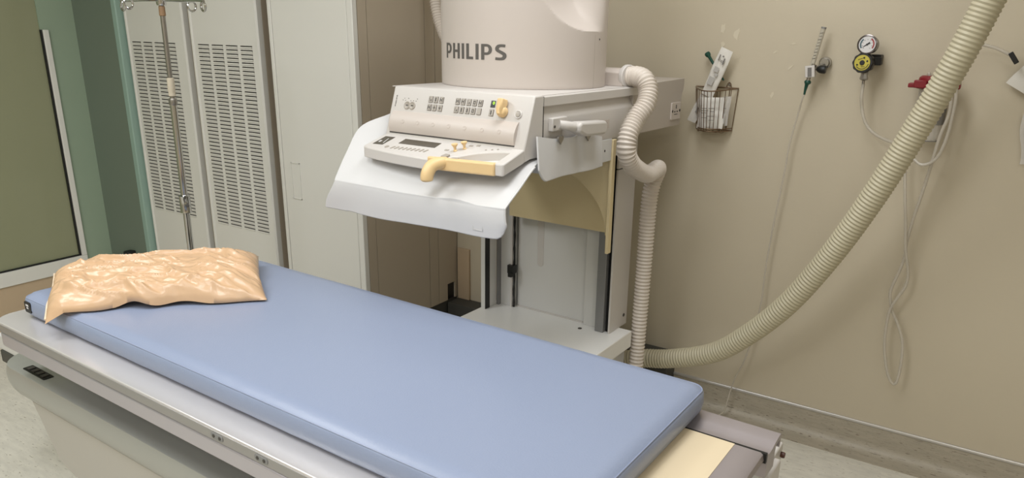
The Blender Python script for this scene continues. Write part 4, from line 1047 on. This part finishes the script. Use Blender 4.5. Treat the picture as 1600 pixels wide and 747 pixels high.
lp = [(-.176, Y1, 1.498), (-.163, Y1-.02, 1.49), (-.152, Y1-.02, 1.44), (-.152, Y1-.01, 1.388), (-.155, Y1, 1.325), (-.165, Y1, 1.262), (-.183, Y1, 1.222), (-.217, Y1, 1.204), (-.248, Y1+.01, 1.222), (-.272, Y1+.02, 1.25), (-.274, Y2, 1.20), (-.262, Y2, 1.12), (-.250, Y2, 1.048), (-.236, Y2, .97), (-.225, Y2-.01, .905), (-.216, Y2-.012, .865), (-.203, Y2-.006, .815), (-.198, Y2, .775), (-.203, Y2, .735), (-.222, Y2, .69), (-.238, Y2, .64),
      (-.240, Y2, .57), (-.236, Y2, .51), (-.226, Y2, .455), (-.208, Y2, .39), (-.190, Y2, .355), (-.176, Y2, .347), (-.168, Y2, .37), (-.167, Y2, .44), (-.176, Y2+.008, .52), (-.202, Y2+.012, .585), (-.232, Y2+.012, .64), (-.247, Y2+.010, .695), (-.245, Y2+.01, .735), (-.232, Y2+.01, .79), (-.222, Y2+.01, .85), (-.224, Y2+.008, .91), (-.216, Y2+.006, 1.0), (-.200, Y2, 1.12), (-.188, Y1+.01, 1.22), (-.178, Y1, 1.31), (-.164, Y1-.01, 1.38), (-.166, Y1-.02, 1.44), (-.18, Y1-.01, 1.486), (-.19, Y1, 1.50)]
bm = T(catmull(lp, 5), .0058, 12)
solo('suction_tubing', bm, 'tube', 'long clear tubing hanging in twisted loops below the red-lidded canister', 'tubing', (-.17, Y2, .34))
# packet at the right edge with its black clip and feeding tube
packet((.105, YB-.03, 1.548), (.80, -.05, -.45), (.50, 0, .86), .075, .11, 'white printed packet hung on the wall at the right edge', prn=[(-.62, .35, .002, .002), (-.5, .1, .008, .0015), (-.4, .0, .01, .0015)], puff=.008, seed=11)
packet((.135, YB-.02, 1.32), (1, 0, .12), (-.12, 0, 1), .078, .085, 'clear crinkled packet below the white printed packet at the right edge', mk='film', prn=[(-.8, .2, .004, .03), (-.75, -.5, .004, .02)], puff=.006, seed=13)
bm = bmesh.new(); obox(bm, (-.012, YB-.062, 1.572), (.006, 0, .0045), (0, .008, 0), (.012, 0, -.0165)); solo('tube_clip', bm, 'black', 'black clip joining clear tube to the white packet at the right edge', 'clip', (-.015, YB-.05, 1.56), bev=.002)
bm = T(catmull([(-.19, YB-.10, 1.50), (-.20, YB-.09, 1.56), (-.165, YB-.08, 1.602), (-.118, YB-.07, 1.612), (-.075, YB-.065, 1.604), (-.045, YB-.062, 1.592), (-.025, YB-.062, 1.582)], 6), .0056, 12)
solo('suction_tubing', bm, 'tube', 'short clear tube running from behind the thick beige hose to the black clip', 'tubing', (-.19, YB-.10, 1.5))
